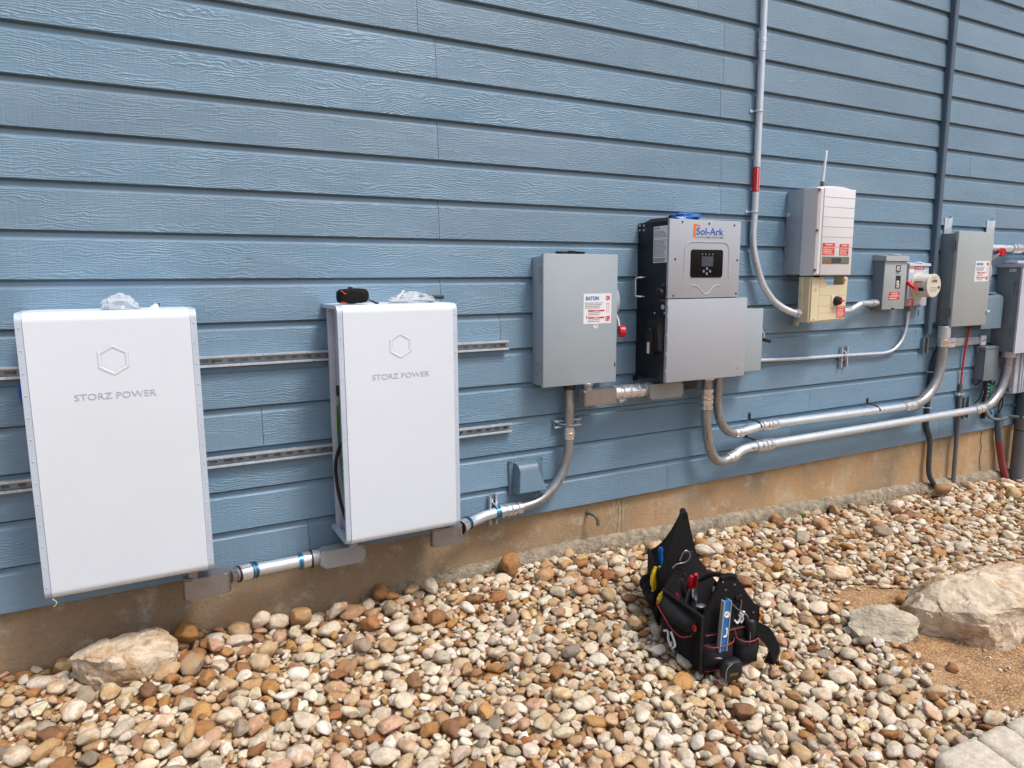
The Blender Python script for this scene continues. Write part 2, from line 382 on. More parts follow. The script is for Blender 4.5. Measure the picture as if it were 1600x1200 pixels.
def fitting(b, a, d, length, r, kind=0):
    """compression fitting along direction d from a: ridged profile"""
    Lg = length
    if kind == 0: pr = [(0, r*1.02), (.0, r*1.3), (.16, r*1.34), (.2, r*1.12), (.27, r*1.12), (.3, r*1.36), (.46, r*1.36), (.5, r*1.14), (.54, r*1.36), (.70, r*1.36), (.73, r*1.12), (.8, r*1.12), (.84, r*1.34), (1, r*1.3), (1, r*1.02)]
    elif kind == 1: pr = [(0, r*1.02), (0, r*1.14), (.4, r*1.16), (.42, r*1.3), (.58, r*1.3), (.6, r*1.16), (1, r*1.14), (1, r*1.02)]
    else: pr = [(0, r), (0, r*1.35), (1, r*1.35), (1, r)]
    b.lathe(a, d, [(t*Lg, q) for t, q in pr], 20); return b

# ================================================================ setting
GX = [-3, .1, .6, 1.9, 2.34, 2.9, 3.6, 4.2, 5.0, 5.6, 6.6, 9, 14]
GZ = [-.19, -.21, -.238, -.225, -.245, -.285, -.30, -.335, -.37, -.375, -.43, -.5, -.6]
def gz(x, y):
    return float(np.interp(x, GX, GZ)) - (.012+.04*min(1, max(0, (x-1.2)/.8)))*min(1.4, max(0, -y-.45)) - .003*min(60, max(0, -y-4))
DIRT = [(12, .0-1.2), (6.2, -1.22), (4.9, -1.17), (4.35, -.99), (3.9, -1.07), (3.35, -1.0), (3.05, -.86), (2.82, -1.0), (2.9, -1.15), (2.78, -1.35), (2.72, -1.5), (2.66, -1.72), (2.72, -1.9), (2.86, -2.06), (3.4, -2.3), (6, -3.4), (12, -5)]
def inpoly(x, y, P):
    c = False; n = len(P)
    for i in range(n):
        (x1, y1), (x2, y2) = P[i], P[i-1]
        if (y1 > y) != (y2 > y) and x < (x2-x1)*(y-y1)/(y2-y1)+x1: c = not c
    return c
def pdist(x, y, P):
    d = 9
    for i in range(len(P)):
        (x1, y1), (x2, y2) = P[i], P[i-1]; dx, dy = x2-x1, y2-y1
        t = max(0, min(1, ((x-x1)*dx+(y-y1)*dy)/(dx*dx+dy*dy))); d = min(d, math.hypot(x-x1-t*dx, y-y1-t*dy))
    return -d if inpoly(x, y, P) else d
def soilz(x, y):
    d = pdist(x, y, DIRT); t = max(0, min(1, (d+.05)/.16))
    nz = .012*mn.fractal(Vector((x*3, y*3, 0)), 1., 2., 4)
    return gz(x, y) - .018 - .055*t + nz
# ground: one sheet, fine near the house, coarse out to the horizon
xs = np.concatenate([[-220, -60, -20, -8, -4], np.arange(-2.5, 8.01, .06), [9, 11, 16, 30, 70, 220]])
ys = np.concatenate([[-220, -70, -25, -12, -7, -5, -4], np.arange(-3.2, .0, .06), [.05, .3, 1, 30, 220]])
bm = bmesh.new(); vv = [[bm.verts.new((x, y, soilz(x, y) - (0 if y < .1 else .1))) for x in xs] for y in ys]
for j in range(len(ys)-1):
    for i in range(len(xs)-1): bm.faces.new((vv[j][i], vv[j][i+1], vv[j+1][i+1], vv[j+1][i]))
g = B(); g.bm = bm; ground = g.done('ground', 'soil'); ground['kind'] = 'structure'

# ---- house wall: lap siding boards over a stained concrete foundation
BP = .178
wall = thing('house_wall', (2, 0, 0), 'blue grey lap siding house wall with embossed wood grain above a tan concrete foundation', 'house wall')
b = B(); lay = b.bm.loops.layers.float_color.new('bid')
XL, XR = -7.0, 16.0
seams = {6: [1.285, 3.005], 8: [1.283, 3.02], 10: [1.285, 3.035], 12: [1.283, 3.01], 9: [-1.6, 3.04, 5.9], 11: [-2.2, 5.5], 13: [1.2, 3.025], 14: [3.02], 7: [-1.9, 4.2], 1: [-.6, 1.677, 3.738], 2: [-.3, 3.9], 3: [.45, 5.35], 4: [-.8, 5.0], 5: [1.6, 6.2], 0: [.62, 2.7, 5.4]}
for k in range(0, 30):
    z0 = k*BP
    sx_ = [XL] + sorted(seams.get(k, [random.uniform(-5, 0), random.uniform(1, 6), random.uniform(7, 12)])) + [XR]
    for i in range(len(sx_)-1):
        a, c = sx_[i]+.001, sx_[i+1]-.001
        r1, r2 = random.random(), random.random()
        pr = [(-.002, 0.0), (-.0235, .0), (-.0245, .0015), (-.0245, .003), (-.0175, .1425), (-.0110, .1480), (-.0075, .156), (-.0070, .1690), (.0005, .1697), (.0005, .1795)]
        vs0 = [b.bm.verts.new((a, y, z0+z)) for y, z in pr]; vs1 = [b.bm.verts.new((c, y, z0+z)) for y, z in pr]
        fs = [(b.bm.faces.new((vs0[j], vs1[j], vs1[j+1], vs0[j+1])), j) for j in range(len(pr)-1)]
        fs += [(b.bm.faces.new(vs0[::-1]), -1), (b.bm.faces.new(vs1), -1)]
        for f, j in fs:
            for lp in f.loops: lp[lay] = (r1, r2, (lp.vert.co.z-z0)/BP, 1)
b.box(XL, XR, 0.0, .2, -.002, 5.34)
b.done('siding', 'siding', wall, 25)
# foundation
b = B(); X_ = np.arange(-7, 16.01, .08); Z_ = np.arange(-.9, .011, .035)
vv = [[b.bm.verts.new((x, .0045+.004*mn.fractal(Vector((x*2.5, 0, z*5)), 1., 2., 4), z)) for x in X_] for z in Z_]
for j in range(len(Z_)-1):
    for i in range(len(X_)-1): b.bm.faces.new((vv[j][i], vv[j][i+1], vv[j+1][i+1], vv[j+1][i]))
b.box(XL, XR, .012, .19, -.9, -.004)
b.done('foundation', 'concrete', wall)
# ragged mortar ledge at the foot of the foundation
b = B(); X_ = np.arange(.85, 9, .018); rings = []
for x in X_:
    n1 = mn.fractal(Vector((x*9, 3, 0)), 1., 2., 5); n2 = mn.fractal(Vector((x*31, 7, 0)), 1., 2., 4); n3 = mn.fractal(Vector((x*4, 17, 0)), 1., 2., 3)
    t = min(1, (x-.85)/1.2)
    zt = -.03*max(0, 1-t)**1 + float(np.interp(x, [.5, .84, 1.3, 1.87, 2.34, 2.92, 3.6, 4.2, 6.5, 9], [-.235, -.225, -.200, -.200, -.216, -.240, -.258, -.290, -.388, -.44])) + .012*n1 + .004*n2
    d = max(.006, (.030+.016*n3+.012*n2)*t)
    rings.append([(x, .02, zt), (x, -.004, zt+.001), (x, -.3*d, zt-.004+.003*n2), (x, -d, zt-.018+.006*n1), (x, -d*1.15-.004, zt-.05), (x, -d*1.3, zt-.16), (x, .02, zt-.2)])
b.rings(rings); b.done('footing_ledge', 'footing', wall, 60)
# thin light scratches and hairline cracks in the foundation
b = B()
for pts, r in (([(2.364, .003), (2.372, -.12), (2.362, -.215)], .0016), ([(2.392, .002), (2.398, -.1), (2.396, -.21)], .0016), ([(2.362, -.03), (2.31, -.13), (2.255, -.2)], .0013)):
    b.tube([(x, -.001, z) for x, z in pts], r, 5, 5)
b.done('scratch_marks', mk('chalky_scratch', (206, 190, 160), .9), wall)
b = B()
for pts in ([(6.036, -.02), (6.03, -.1), (6.05, -.16), (6.04, -.25), (6.07, -.36)], [(5.06, -.35), (5.2, -.33), (5.3, -.36)]):
    b.tube([(x, -.0005, z) for x, z in pts], .0022, 5, 6)
b.done('crack', mk('dark_crack', (70, 54, 40), .95), wall)

# ---- downspout-like trim pipe on the wall
t = thing('conduit_riser', (5.1, 0, .9), 'tall square-edged dark blue riser running up the siding beside the far grey switch', 'riser pipe')
b = B(); b.prism([(x, y) for x, y in [(5.094, -.018), (5.094, -.052), (5.1, -.058), (5.134, -.058), (5.14, -.052), (5.14, -.018)]], 'z', .82, 5.3); b.done('pipe', 'trim', t)
b = B(); b.box(5.146, 5.19, -.05, -.012, .9, 1.24, .004); b.box(5.092, 5.142, -.06, -.02, 1.20, 1.235, .003); b.done('sleeve', 'bluebox', t)

# ================================================================ strut channels
def strut(t, x0, x1, zc, hz=.0225, y0=-.0255, dep=.0225, mat='galv', vertical=False, slots=True):
    """slotted channel, open side to the front; rails run along x (or z)"""
    b = B()
    def P(u, y, v): return (u, y, v) if not vertical else (zc+(v-zc), y, u)
    # swap helper: for vertical channels u runs along z and v along x
    yb = y0-.0022; yf = y0-dep
    prof = [(-hz, y0), (hz, y0), (hz, yf), (hz-.011, yf), (hz-.011, yf+.006), (hz-.0135, yf+.006), (hz-.0135, yf+.0022), (hz-.0025, yf+.0022), (hz-.0025, yb), (-hz+.0025, yb), (-hz+.0025, yf+.0022), (-hz+.0135, yf+.0022), (-hz+.0135, yf+.006), (-hz+.011, yf+.006), (-hz+.011, yf), (-hz, yf)]
    # flanges and lips without the back plate (built apart so that it can have real slots)
    up = [(hz, y0), (hz, yf), (hz-.0075, yf), (hz-.0075, yf+.005), (hz-.0095, yf+.005), (hz-.0095, yf+.0022), (hz-.0025, yf+.0022), (hz-.0025, y0)]
    for sgn in (1, -1):
        pp = [(sgn*z, y) for z, y in up]
        b.rings([[P(x, y, zc+z) for z, y in pp] for x in (x0, x1)])
    b.done('channel', mat, t); b = B()
    n = max(1, round((x1-x0)/.051)); cw = (x1-x0)/n; hh = hz-.0026
    for i in range(n):
        a = x0+i*cw; c = a+cw; mx = (a+c)/2
        K = 20; ou, inn = [], []
        for j in range(K):
            th = 2*math.pi*(j+.5)/K; cs, sn = math.cos(th), math.sin(th)
            q = min(cw/2/abs(cs), hh/abs(sn)); ou.append((mx+cs*q, sn*q))
            sl_ = .0075; rx = (sl_ if cs > 0 else -sl_); inn.append((mx+rx+.0060*cs, .0060*sn))
        ou[:] = ou
        corners = [(c, hh), (a, hh), (a, -hh), (c, -hh)]
        for yy in (yb,):
            vo = [b.bm.verts.new(P(x, yy, zc+z)) for x, z in ou]; vi = [b.bm.verts.new(P(x, yy, zc+z)) for x, z in inn]; vi2 = [b.bm.verts.new(P(x, y0, zc+z)) for x, z in inn]
            for j in range(K):
                k = (j+1) % K
                b.bm.faces.new((vo[j], vo[k], vi[k], vi[j])); b.bm.faces.new((vi[j], vi[k], vi2[k], vi2[j]))
            for (cx_, cz_) in corners:   # fill the corner triangles
                js = sorted(range(K), key=lambda j: (ou[j][0]-cx_)**2+(ou[j][1]-cz_)**2)[:2]
                b.bm.faces.new((vo[js[0]], vo[js[1]], b.bm.verts.new(P(cx_, yy, zc+cz_))))
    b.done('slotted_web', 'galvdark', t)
def bolt(t, x, y, z, r=.007, mat='brass', name='bolt'):
    b = B(); b.lathe((x, y, z), (0, -1, 0), [(0, r*1.5), (.002, r*1.5), (.002, r), (.006, r), (.007, r*.6)], 6); return b.done(name, mat, t)

t = thing('strut_channel', (-.7, 0, .91), 'upper of the two long slotted steel rails bolted across the siding behind the white cabinets', 'strut channel', 'long rails carrying the white cabinets')
strut(t, -1.0, 1.634, .911)
for x in (.272, -.4, 1.2, 1.605, .66): bolt(t, x, -.0277, .911, .005)
t = thing('strut_channel', (-.7, 0, .49), 'lower of the two long slotted steel rails bolted across the siding behind the white cabinets', 'strut channel', 'long rails carrying the white cabinets')
strut(t, -1.0, 1.648, .490)
for x in (.318, -.5, 1.3, .6, 1.62): bolt(t, x, -.0277, .490, .005)
def shortstrut(label, x0, x1, z0, z1, vert, mat='galv'):
    t = thing('strut_bracket', ((x0+x1)/2, 0, (z0+z1)/2), label, 'strut bracket')
    if vert: strut(t, z0, z1, (x0+x1)/2, (x1-x0)/2, vertical=True, mat=mat); bolt(t, (x0+x1)/2, -.0277, z1-.03, .007, 'chrome')
    else: strut(t, x0, x1, (z0+z1)/2, (z1-z0)/2, mat=mat); bolt(t, x0+.03, -.0277, (z0+z1)/2, .007, 'chrome')
    return t
shortstrut('short upright bracket at the siding edge, right of the open-sided white cabinet', 1.519, 1.561, -.005, .15, True)
shortstrut('short level slotted bracket behind the upright conduit under the light grey switch box', 1.905, 2.068, .457, .497, False)
shortstrut('short upright bracket holding the thin horizontal conduit under the cream switch unit', 4.165, 4.228, .630, .772, True)
shortstrut('small empty upright bracket left of the bent conduit under the far grey switch box', 5.068, 5.124, .678, .788, True, 'paneldark')
shortstrut('upright bracket behind the lower large conduit near the faded red tube', 5.66, 5.73, .13, .30, True, 'paneldark')

# ================================================================ white cabinets
def cab_profile(z0, z1, yb, yf, r, k=8):
    out = [(yb, z0)]
    for i in range(k+1):
        a = R(270 - 90*i/k); out.append((yf+r + r*math.cos(a), z0+r + r*math.sin(a)))
    for i in range(k+1):
        a = R(180 - 90*i/k); out.append((yf+r + r*math.cos(a), z1-r + r*math.sin(a)))
    out.append((yb, z1)); return out
def cabinet(x0, x1, z0, z1, label, open_left):
    t = thing('battery_cabinet', ((x0+x1)/2, 0, z0), label, 'battery cabinet', 'white battery cabinets')
    yb, yf = -.0235, -.29
    ou = cab_profile(z0, z1, yb, yf, .034); inn = cab_profile(z0+.004, z1-.004, yb, yf+.004, .031)
    b = B(); n = len(ou)
    xa, xb = x0+.022, x1-.022
    for (px, q) in ((xa, 0), (xb, 0)): pass
    vo = [[b.bm.verts.new((x, y, z)) for y, z in ou] for x in (xa, xb)]; vi = [[b.bm.verts.new((x, y, z)) for y, z in inn] for x in (xa, xb)]
    for i in range(n-1):
        b.bm.faces.new((vo[0][i], vo[0][i+1], vo[1][i+1], vo[1][i])); b.bm.faces.new((vi[0][i+1], vi[0][i], vi[1][i], vi[1][i+1]))
        for s in (0, 1): b.bm.faces.new((vo[s][i+1], vo[s][i], vi[s][i], vi[s][i+1]))
    for i in (0, n-1): b.bm.faces.new((vo[0][i], vo[1][i], vi[1][i], vi[0][i]))
    # a small indentation sliver keeps the front slightly crowned
    b.done('cover', 'white', t, 30)
    b = B(); b.box(x0+.02, x1-.02, yb+.003, yb-.004, z0+.002, z1-.002); b.done('back_plate', 'rimgrey', t)
    # side rims: a band following the profile, set slightly back
    for s, (ra, rb) in enumerate(((x0, xa-.001), (xb+.001, x1))):
        o2 = cab_profile(z0+.001, z1-.001, yb, yf+.003, .033); i2 = cab_profile(z0+.019, z1-.017, yb-.002, yf+.020, .020)
        b = B(); rr = [[b.bm.verts.new((x, y, z)) for y, z in pr] for x, pr in ((ra, o2), (rb, o2), (rb, i2), (ra, i2))]
        for a_ in range(4):
            c_ = (a_+1) % 4
            for i in range(n-1): b.bm.faces.new((rr[a_][i], rr[a_][i+1], rr[c_][i+1], rr[c_][i]))
        for i in (0, n-1): b.bm.faces.new([rr[a_][i] for a_ in range(4)])
        # little rivets on the rim front
        m = 13 if not open_left else 12
        for i in range(m):
            z = z0+.05+(z1-z0-.1)*i/(m-1); b.lathe(((ra+rb)/2, yf+.0035, z), (0, -1, 0), [(0, .003), (.002, .0024), (.003, .001)], 8)
        rim = b.done('side_rim', 'rim', t, 30)
    for s, x in ((0, x0+.018), (1, x1-.018)):
        if s == 0 and open_left: continue
        b = B(); b.prism(cab_profile(z0+.012, z1-.012, yb-.003, yf+.014, .02), 'x', x, x+(.002 if s == 0 else -.002)); b.done('side_panel', 'rimgrey', t)
    cx = x0 + (.245 if not open_left else .265) ; zc = z0+(.842 if not open_left else .845)
    # embossed hexagon: sloped ring
    b = B(); ccx = (x0+x1)/2 - .001
    def hexr(r, y): return [(ccx+r*math.sin(R(60*i)), y, zc+r*math.cos(R(60*i))) for i in range(6)]
    yf_ = yf
    for (ra_, ya_), (rb_, yb_) in ((( .0555, yf_+.0004), (.0535, yf_-.0014)), ((.0535, yf_-.0014), (.0455, yf_-.0014)), ((.0455, yf_-.0014), (.0432, yf_-.0002))):
        A_, C_ = hexr(ra_, ya_), hexr(rb_, yb_)
        va = [b.bm.verts.new(p) for p in A_]; vc = [b.bm.verts.new(p) for p in C_]
        for i in range(6): b.bm.faces.new((va[i], va[(i+1) % 6], vc[(i+1) % 6], vc[i]))
    b.done('emblem', 'white', t, 10)
    # shade along both emboss edges, drawn as thin flat grey lines
    b = B(); A_, C_ = hexr(.0565, yf-.0003), hexr(.0555, yf-.0003); va = [b.bm.verts.new(p) for p in A_]; vc = [b.bm.verts.new(p) for p in C_]
    for i in range(6): b.bm.faces.new((va[i], va[(i+1) % 6], vc[(i+1) % 6], vc[i]))
    A_, C_ = hexr(.0415, yf-.0003), hexr(.0405, yf-.0003); va = [b.bm.verts.new(p) for p in A_]; vc = [b.bm.verts.new(p) for p in C_]
    for i in range(6): b.bm.faces.new((va[i], va[(i+1) % 6], vc[(i+1) % 6], vc[i]))
    b.done('emblem_shadow_lines', 'emblem', t)
    writing('STORZ POWER', 'lettering', 'letter', t, .254, .0225, (ccx-.127, yf-.0008, z0+.706))
    return t
cab1 = cabinet(-.352, .202, .122, 1.136, 'closed white battery cabinet at the left end, one with the large pale stone below it', False)
cab2 = cabinet(.722, 1.249, .117, 1.136, 'white battery cabinet with its left side open showing green and black cables', True)
# inside of the open cabinet
b = B(); b.box(.760, .763, -.262, -.062, .125, 1.128); b.done('inner_panel', 'inner', cab2)
b = B(); b.box(.7585, .760, -.262, -.252, .14, 1.11); b.box(.735, .760, -.075, -.055, .125, 1.125, .002); b.done('inner_frame', 'rimgrey', cab2)
b = B(); b.box(.7565, .760, -.25, -.243, .15, 1.115); b.done('gasket', 'black', cab2)
b = B(); b.tube([(.752, -.15, .755), (.748, -.125, .7), (.745, -.13, .56), (.75, -.145, .42), (.752, -.17, .30), (.75, -.2, .2)], .0045, 8, 6); b.tube([(.754, -.152, .76), (.75, -.14, .62), (.748, -.155, .45), (.75, -.19, .3)], .004, 8, 6); b.done('green_cable', 'greenwire', cab2)
b = B(); b.tube([(.75, -.145, .74), (.745, -.11, .65), (.748, -.12, .56), (.75, -.165, .5)], .003, 8, 6); b.tube([(.753, -.185, .70), (.75, -.195, .64), (.75, -.19, .58), (.75, -.16, .48)], .003, 8, 6); b.done('yellow_cable', 'yellowwire', cab2)
b = B(); b.tube([(.752, -.215, .56), (.742, -.17, .53), (.733, -.115, .45), (.735, -.10, .37), (.74, -.13, .28), (.748, -.185, .2), (.752, -.215, .165)], .0075, 12, 8); b.done('black_cable', 'rubber', cab2)
b = B(); b.cyl((.757, -.15, .765), (.742, -.15, .765), .010); b.cyl((.745, -.15, .745), (.745, -.15, .79), .007); b.done('gland', 'screw', cab2)
b = B()
for y, z in ((-.15, .85), (-.155, .69), (-.165, .60), (-.2, .19)): b.lathe((.76, y, z), (-1, 0, 0), [(0, .006), (.003, .006), (.005, .003)], 10)
b.done('screws', 'screw', cab2)
b = B(); b.tube([(-.365, -.03, .905), (-.388, -.035, .85), (-.38, -.035, .79), (-.355, -.04, .76)], .006, 8, 6); b.done('blue_cable', 'blueink', cab1)
b = B(); b.tube([(-.33, -.288, .128), (-.318, -.291, .115), (-.322, -.292, .105), (-.330, -.29, .10)], .0012, 6, 4); b.done('tape_end', 'cream', cab1)

def crumple(label, cx, cy, cz, sx, sy, sz, seed, mats=('film',)):
    b = B(); r = bmesh.ops.create_icosphere(b.bm, subdivisions=4, radius=1)
    for v in r['verts']:
        p = v.co.copy(); q = p*2.3 + Vector((seed*5.3, seed*2.2, seed))
        d = 1 + .34*mn.fractal(q, 1., 2., 2) + .16*(mn.noise(q*3.1)) 
        z = p.z if p.z > 0 else p.z*.15
        v.co = Vector((cx+p.x*sx*d, cy+p.y*sy*d, cz+z*sz*d))
    bmesh.ops.smooth_vert(b.bm, verts=b.bm.verts, factor=.5, use_axis_x=True, use_axis_y=True, use_axis_z=True)
    o = b.done('plastic_bag', mats[0], None, 25); tag(o, label, 'plastic bag', 'crumpled clear bags'); return o
crumple('crumpled clear plastic bag on top of the closed white cabinet', -.042, -.17, 1.138, .062, .05, .052, 1)
crumple('crumpled clear plastic bag on top of the open-sided white cabinet', 1.09, -.17, 1.138, .105, .055, .042, 5)
t = thing('paper_scrap', (.065, -.17, 1.136), 'small folded white scrap with a dark tip beside the bag on the closed cabinet', 'scrap')
b = B(); b.prism([(.048, 1.1365), (.085, 1.1365), (.083, 1.152), (.072, 1.155)], 'y', -.18, -.165); b.done('scrap', 'whitelab', t)
b = B(); b.box(.083, .088, -.18, -.168, 1.146, 1.157, .001); b.done('tip', 'screw', t)
t = thing('marker_pen', (1.17, -.15, 1.15), 'black marker lying on the clear bag on the open-sided cabinet', 'marker')
b = B(); b.lathe((1.12, -.155, 1.163), (1, -.05, -.05), [(0, .005), (.05, .006), (.055, .0085), (.115, .0085), (.12, .006)], 14); b.done('barrel', 'rubber', t)
t = thing('metal_clip', (1.03, -.17, 1.15), 'bright bent metal clip sticking up from the clear bag', 'clip')
b = B(); b.tube([(1.005, -.2, 1.15), (1.018, -.2, 1.165), (1.034, -.2, 1.185), (1.04, -.2, 1.19)], .005, 8, 3, flat=.4); b.done('clip', 'whitelab', t)
# black pouch
t = thing('tool_pouch', (.81, -.2, 1.137), 'black fabric pouch with orange edging on top of the open-sided cabinet', 'pouch')
b = B(); secs = []
for i in range(11):
    f = i/10; x = .748+.128*f; hz = .031*(1-.18*max(0, (f-.7)/.3)**2)*(.93+.07*math.sin(f*3)); hy = .032*(1-.3*max(0, (f-.75)/.25)**2)
    if i in (0, 10): hz *= .72; hy *= .72
    secs.append([(x, -.205+u, 1.1385+.0315+v + (.002 if f > .5 else 0)) for u, v in rrect(-hy, hy, -hz, hz, .013, 4)])
b.rings(secs); b.done('body', 'cloth', t, 60)
b = B(); b.tube([(.752, -.237, 1.195), (.760, -.2385, 1.19), (.768, -.2385, 1.182), (.775, -.238, 1.181)], .0022, 6, 4); b.tube([(.754, -.236, 1.148), (.765, -.238, 1.145), (.775, -.238, 1.1435)], .0018, 6, 4); b.tube([(.845, -.236, 1.19), (.853, -.233, 1.186)], .0018, 6, 4); b.done('edging', 'orange', t)
b = B(); b.box(.795, .811, -.212, -.196, 1.196, 1.209, .002); b.done('snap_tab', 'rubber', t)
b = B(); b.tube([(.876, -.215, 1.155), (.89, -.22, 1.148)], .003, 8); b.tube([(.888, -.22, 1.149), (.908, -.225, 1.139), (.915, -.228, 1.1385)], .0045, 10, 3); b.done('zip_pull', 'bluetool' if 0 else 'rubber', t)

# ================================================================ conduit bodies and conduits
def lb_box(t, x0, x1, y0, y1, z0, z1, mat, r=.018, gap=True):
    b = B(); b.prism(rrect(x0, x1, z0+.0055, z1, r, 6) if False else rrect(x0, x1, y0, y1, min(r, abs(y1-y0)/2.05), 6), 'z', z0+.004, z1)
    es = [e for e in b.bm.edges if all(abs(v.co.z-z1) < 1e-5 for v in e.verts)]
    bmesh.ops.bevel(b.bm, geom=es, offset=.006, segments=3, affect='EDGES')
    b.done('conduit_body', mat, t)
    b = B(); b.prism(rrect(x0-.001, x1+.001, y0-.001, y1+.001, min(r, abs(y1-y0)/2.05), 6), 'z', z0, z0+.0035); b.done('body_cover', mat, t)
def ring(t, p, d, r, w=.006, mat='rubber', name='sealing_ring'):
    b = B(); b.lathe(p, d, [(0, r*.6), (0, r), (w, r), (w, r*.6)], 20); b.done(name, mat, t)
# run 1 between the two cabinets
t = thing('conduit_run', (.45, -.1, 0), 'straight thick steel conduit with two flat bodies joining the two white cabinets at their feet', 'conduit')
lb_box(t, .088, .268, -.215, -.145, -.012, .072, 'castal', .034)
b = B(); b.cyl((.13, -.18, .07), (.13, -.18, .125), .024); b.done('neck', 'castal', t)
b = B(); b.lathe((.262, -.165, .035), (1, .6, -.1), [(0, .03), (.03, .026), (.035, .03), (.044, .03)], 20); b.done('hub', 'castal', t)
P1 = [Vector((.30, -.135, .030)), Vector((.352, -.115, .0215)), Vector((.42, -.10, .020)), Vector((.60, -.1, .019))]
b = B(); b.tube([P1[1], (.40, -.104, .0185), (.6, -.1, .018)], .0262, 22, 4); b.done('pipe', 'galvbright', t)
ring(t, (.298, -.146, .031), (1, .35, -.05), .034, .006)
b = B(); fitting(b, (.305, -.143, .030), (1, .35, -.06), .046, .0255, 2); b.done('coupling', 'chrome', t)
ring(t, (.352, -.123, .026), (1, .3, -.05), .036, .006, 'blueband', 'lock_ring'); ring(t, (.370, -.117, .025), (1, .3, -.05), .036, .005, 'blueband', 'lock_ring')
ring(t, (.555, -.1, .018), (1, 0, 0), .0365, .013, 'blueband', 'lock_ring')
b = B(); fitting(b, (.572, -.1, .018), (1, 0, .02), .038, .0255, 2); b.done('coupling', 'chrome', t)
ring(t, (.606, -.1, .019), (1, 0, 0), .041, .006)
b = B(); b.lathe((.612, -.1, .020), (1, 0, .0), [(0, .036), (.03, .034), (.045, .03)], 20); b.done('hub', 'castgrey', t)
b = B(); b.prism(rrect(.64, .842, -.024, .055, .022, 6), 'y', -.142, -.07)
es = [e for e in b.bm.edges if abs(e.verts[0].co.y-e.verts[1].co.y) < 1e-5]; bmesh.ops.bevel(b.bm, geom=es, offset=.008, segments=3, affect='EDGES'); b.done('conduit_body', 'castgrey', t)
b = B(); b.cyl((.79, -.13, .05), (.79, -.13, .12), .024); b.done('neck', 'castgrey', t)
# run 2 from the second cabinet up to the grey switch
t = thing('conduit_run', (1.7, -.08, .1), 'bent steel conduit rising from the open-sided cabinet to the light grey switch box', 'conduit')
lb_box(t, 1.135, 1.292, -.235, -.165, .012, .096, 'castal', .034)
b = B(); b.cyl((1.18, -.2, .09), (1.18, -.2, .12), .024); b.done('neck', 'castal', t)
ring(t, (1.292, -.175, .062), (1, .7, -.1), .034, .006)
b = B(); fitting(b, (1.298, -.17, .06), (1, .8, -.02), .05, .025, 2); b.done('coupling', 'chrome', t)
ring(t, (1.338, -.138, .059), (1, .8, 0), .036, .006, 'blueband', 'lock_ring'); ring(t, (1.352, -.127, .058), (1, .8, 0), .036, .005, 'blueband', 'lock_ring')
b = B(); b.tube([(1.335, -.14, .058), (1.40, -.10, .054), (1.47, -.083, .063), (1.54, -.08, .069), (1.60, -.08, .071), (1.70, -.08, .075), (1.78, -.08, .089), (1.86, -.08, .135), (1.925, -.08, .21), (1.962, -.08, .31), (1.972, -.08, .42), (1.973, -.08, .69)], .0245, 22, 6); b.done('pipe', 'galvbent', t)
b = B(); b.tube([(1.34, -.14, .058), (1.40, -.10, .054), (1.47, -.083, .063), (1.535, -.08, .0688)], .0252, 22, 6); b.done('straight_pipe', 'galvbright', t)
ring(t, (1.533, -.08, .069), (1, 0, .03), .031, .02, 'blueband', 'lock_ring')
b = B(); fitting(b, (1.556, -.08, .0695), (1, 0, .03), .125, .0248, 0); b.done('coupling', 'chrome', t)
b = B(); fitting(b, (1.973, -.08, .40), (0, 0, 1), .062, .0235, 1); b.done('coupling', 'chrome', t)
b = B(); b.cyl((1.973, -.08, .665), (1.973, -.08, .70), .031); b.done('lock_nut', 'screw', t)
b = B(); b.tube([(1.93, -.03, .478), (1.945, -.07, .478), (1.973, -.107, .478), (2.0, -.07, .478), (2.02, -.03, .478)], .004, 6, 4); b.done('strap', 'galv', t)
b = B(); b.tube([(1.54, -.03, .03), (1.54, -.085, .037), (1.54, -.108, .07), (1.54, -.085, .10), (1.54, -.03, .108)], .0035, 6, 4); b.done('strap', 'galv', t)
# run 3 between switch and hybrid inverter
t = thing('conduit_run', (2.3, -.12, .62), 'short level conduit with rectangular bodies below the light grey switch and hybrid inverter', 'conduit')
lb_box(t, 2.0, 2.205, -.185, -.115, .588, .668, 'castal', .012)
b = B(); b.cyl((2.05, -.13, .66), (2.05, -.13, .70), .026); b.cyl((2.05, -.13, .686), (2.05, -.13, .699), .032); b.done('neck', 'castal', t)
b = B(); fitting(b, (2.205, -.14, .635), (1, 0, 0), .195, .0285, 0); b.done('coupling', 'chrome', t)
b = B(); b.lathe((2.392, -.14, .636), (1, 0, 0), [(0, .030), (.02, .036), (.05, .040), (.07, .038)], 20); b.done('hub', 'castgrey', t)
b = B(); b.prism(rrect(2.42, 2.655, .585, .668, .014, 6), 'y', -.185, -.105)
es = [e for e in b.bm.edges if abs(e.verts[0].co.y-e.verts[1].co.y) < 1e-5]; bmesh.ops.bevel(b.bm, geom=es, offset=.007, segments=3, affect='EDGES'); b.done('conduit_body', 'castgrey', t)
b = B(); b.cyl((2.56, -.14, .66), (2.56, -.14, .695), .032); b.done('neck', 'castgrey', t)
b = B(); b.box(2.66, 2.78, -.16, -.09, .615, .668, .006); b.cyl((2.78, -.13, .655), (2.80, -.13, .655), .012); b.done('black_body', 'black', t)
o = B().blob((2.262, -.15, .593), (.022, .015, .014), 3, .5, 2, 9).done('sealant_lump', 'film'); tag(o, 'small clear smear of sealant under the short coupled conduit', 'sealant')

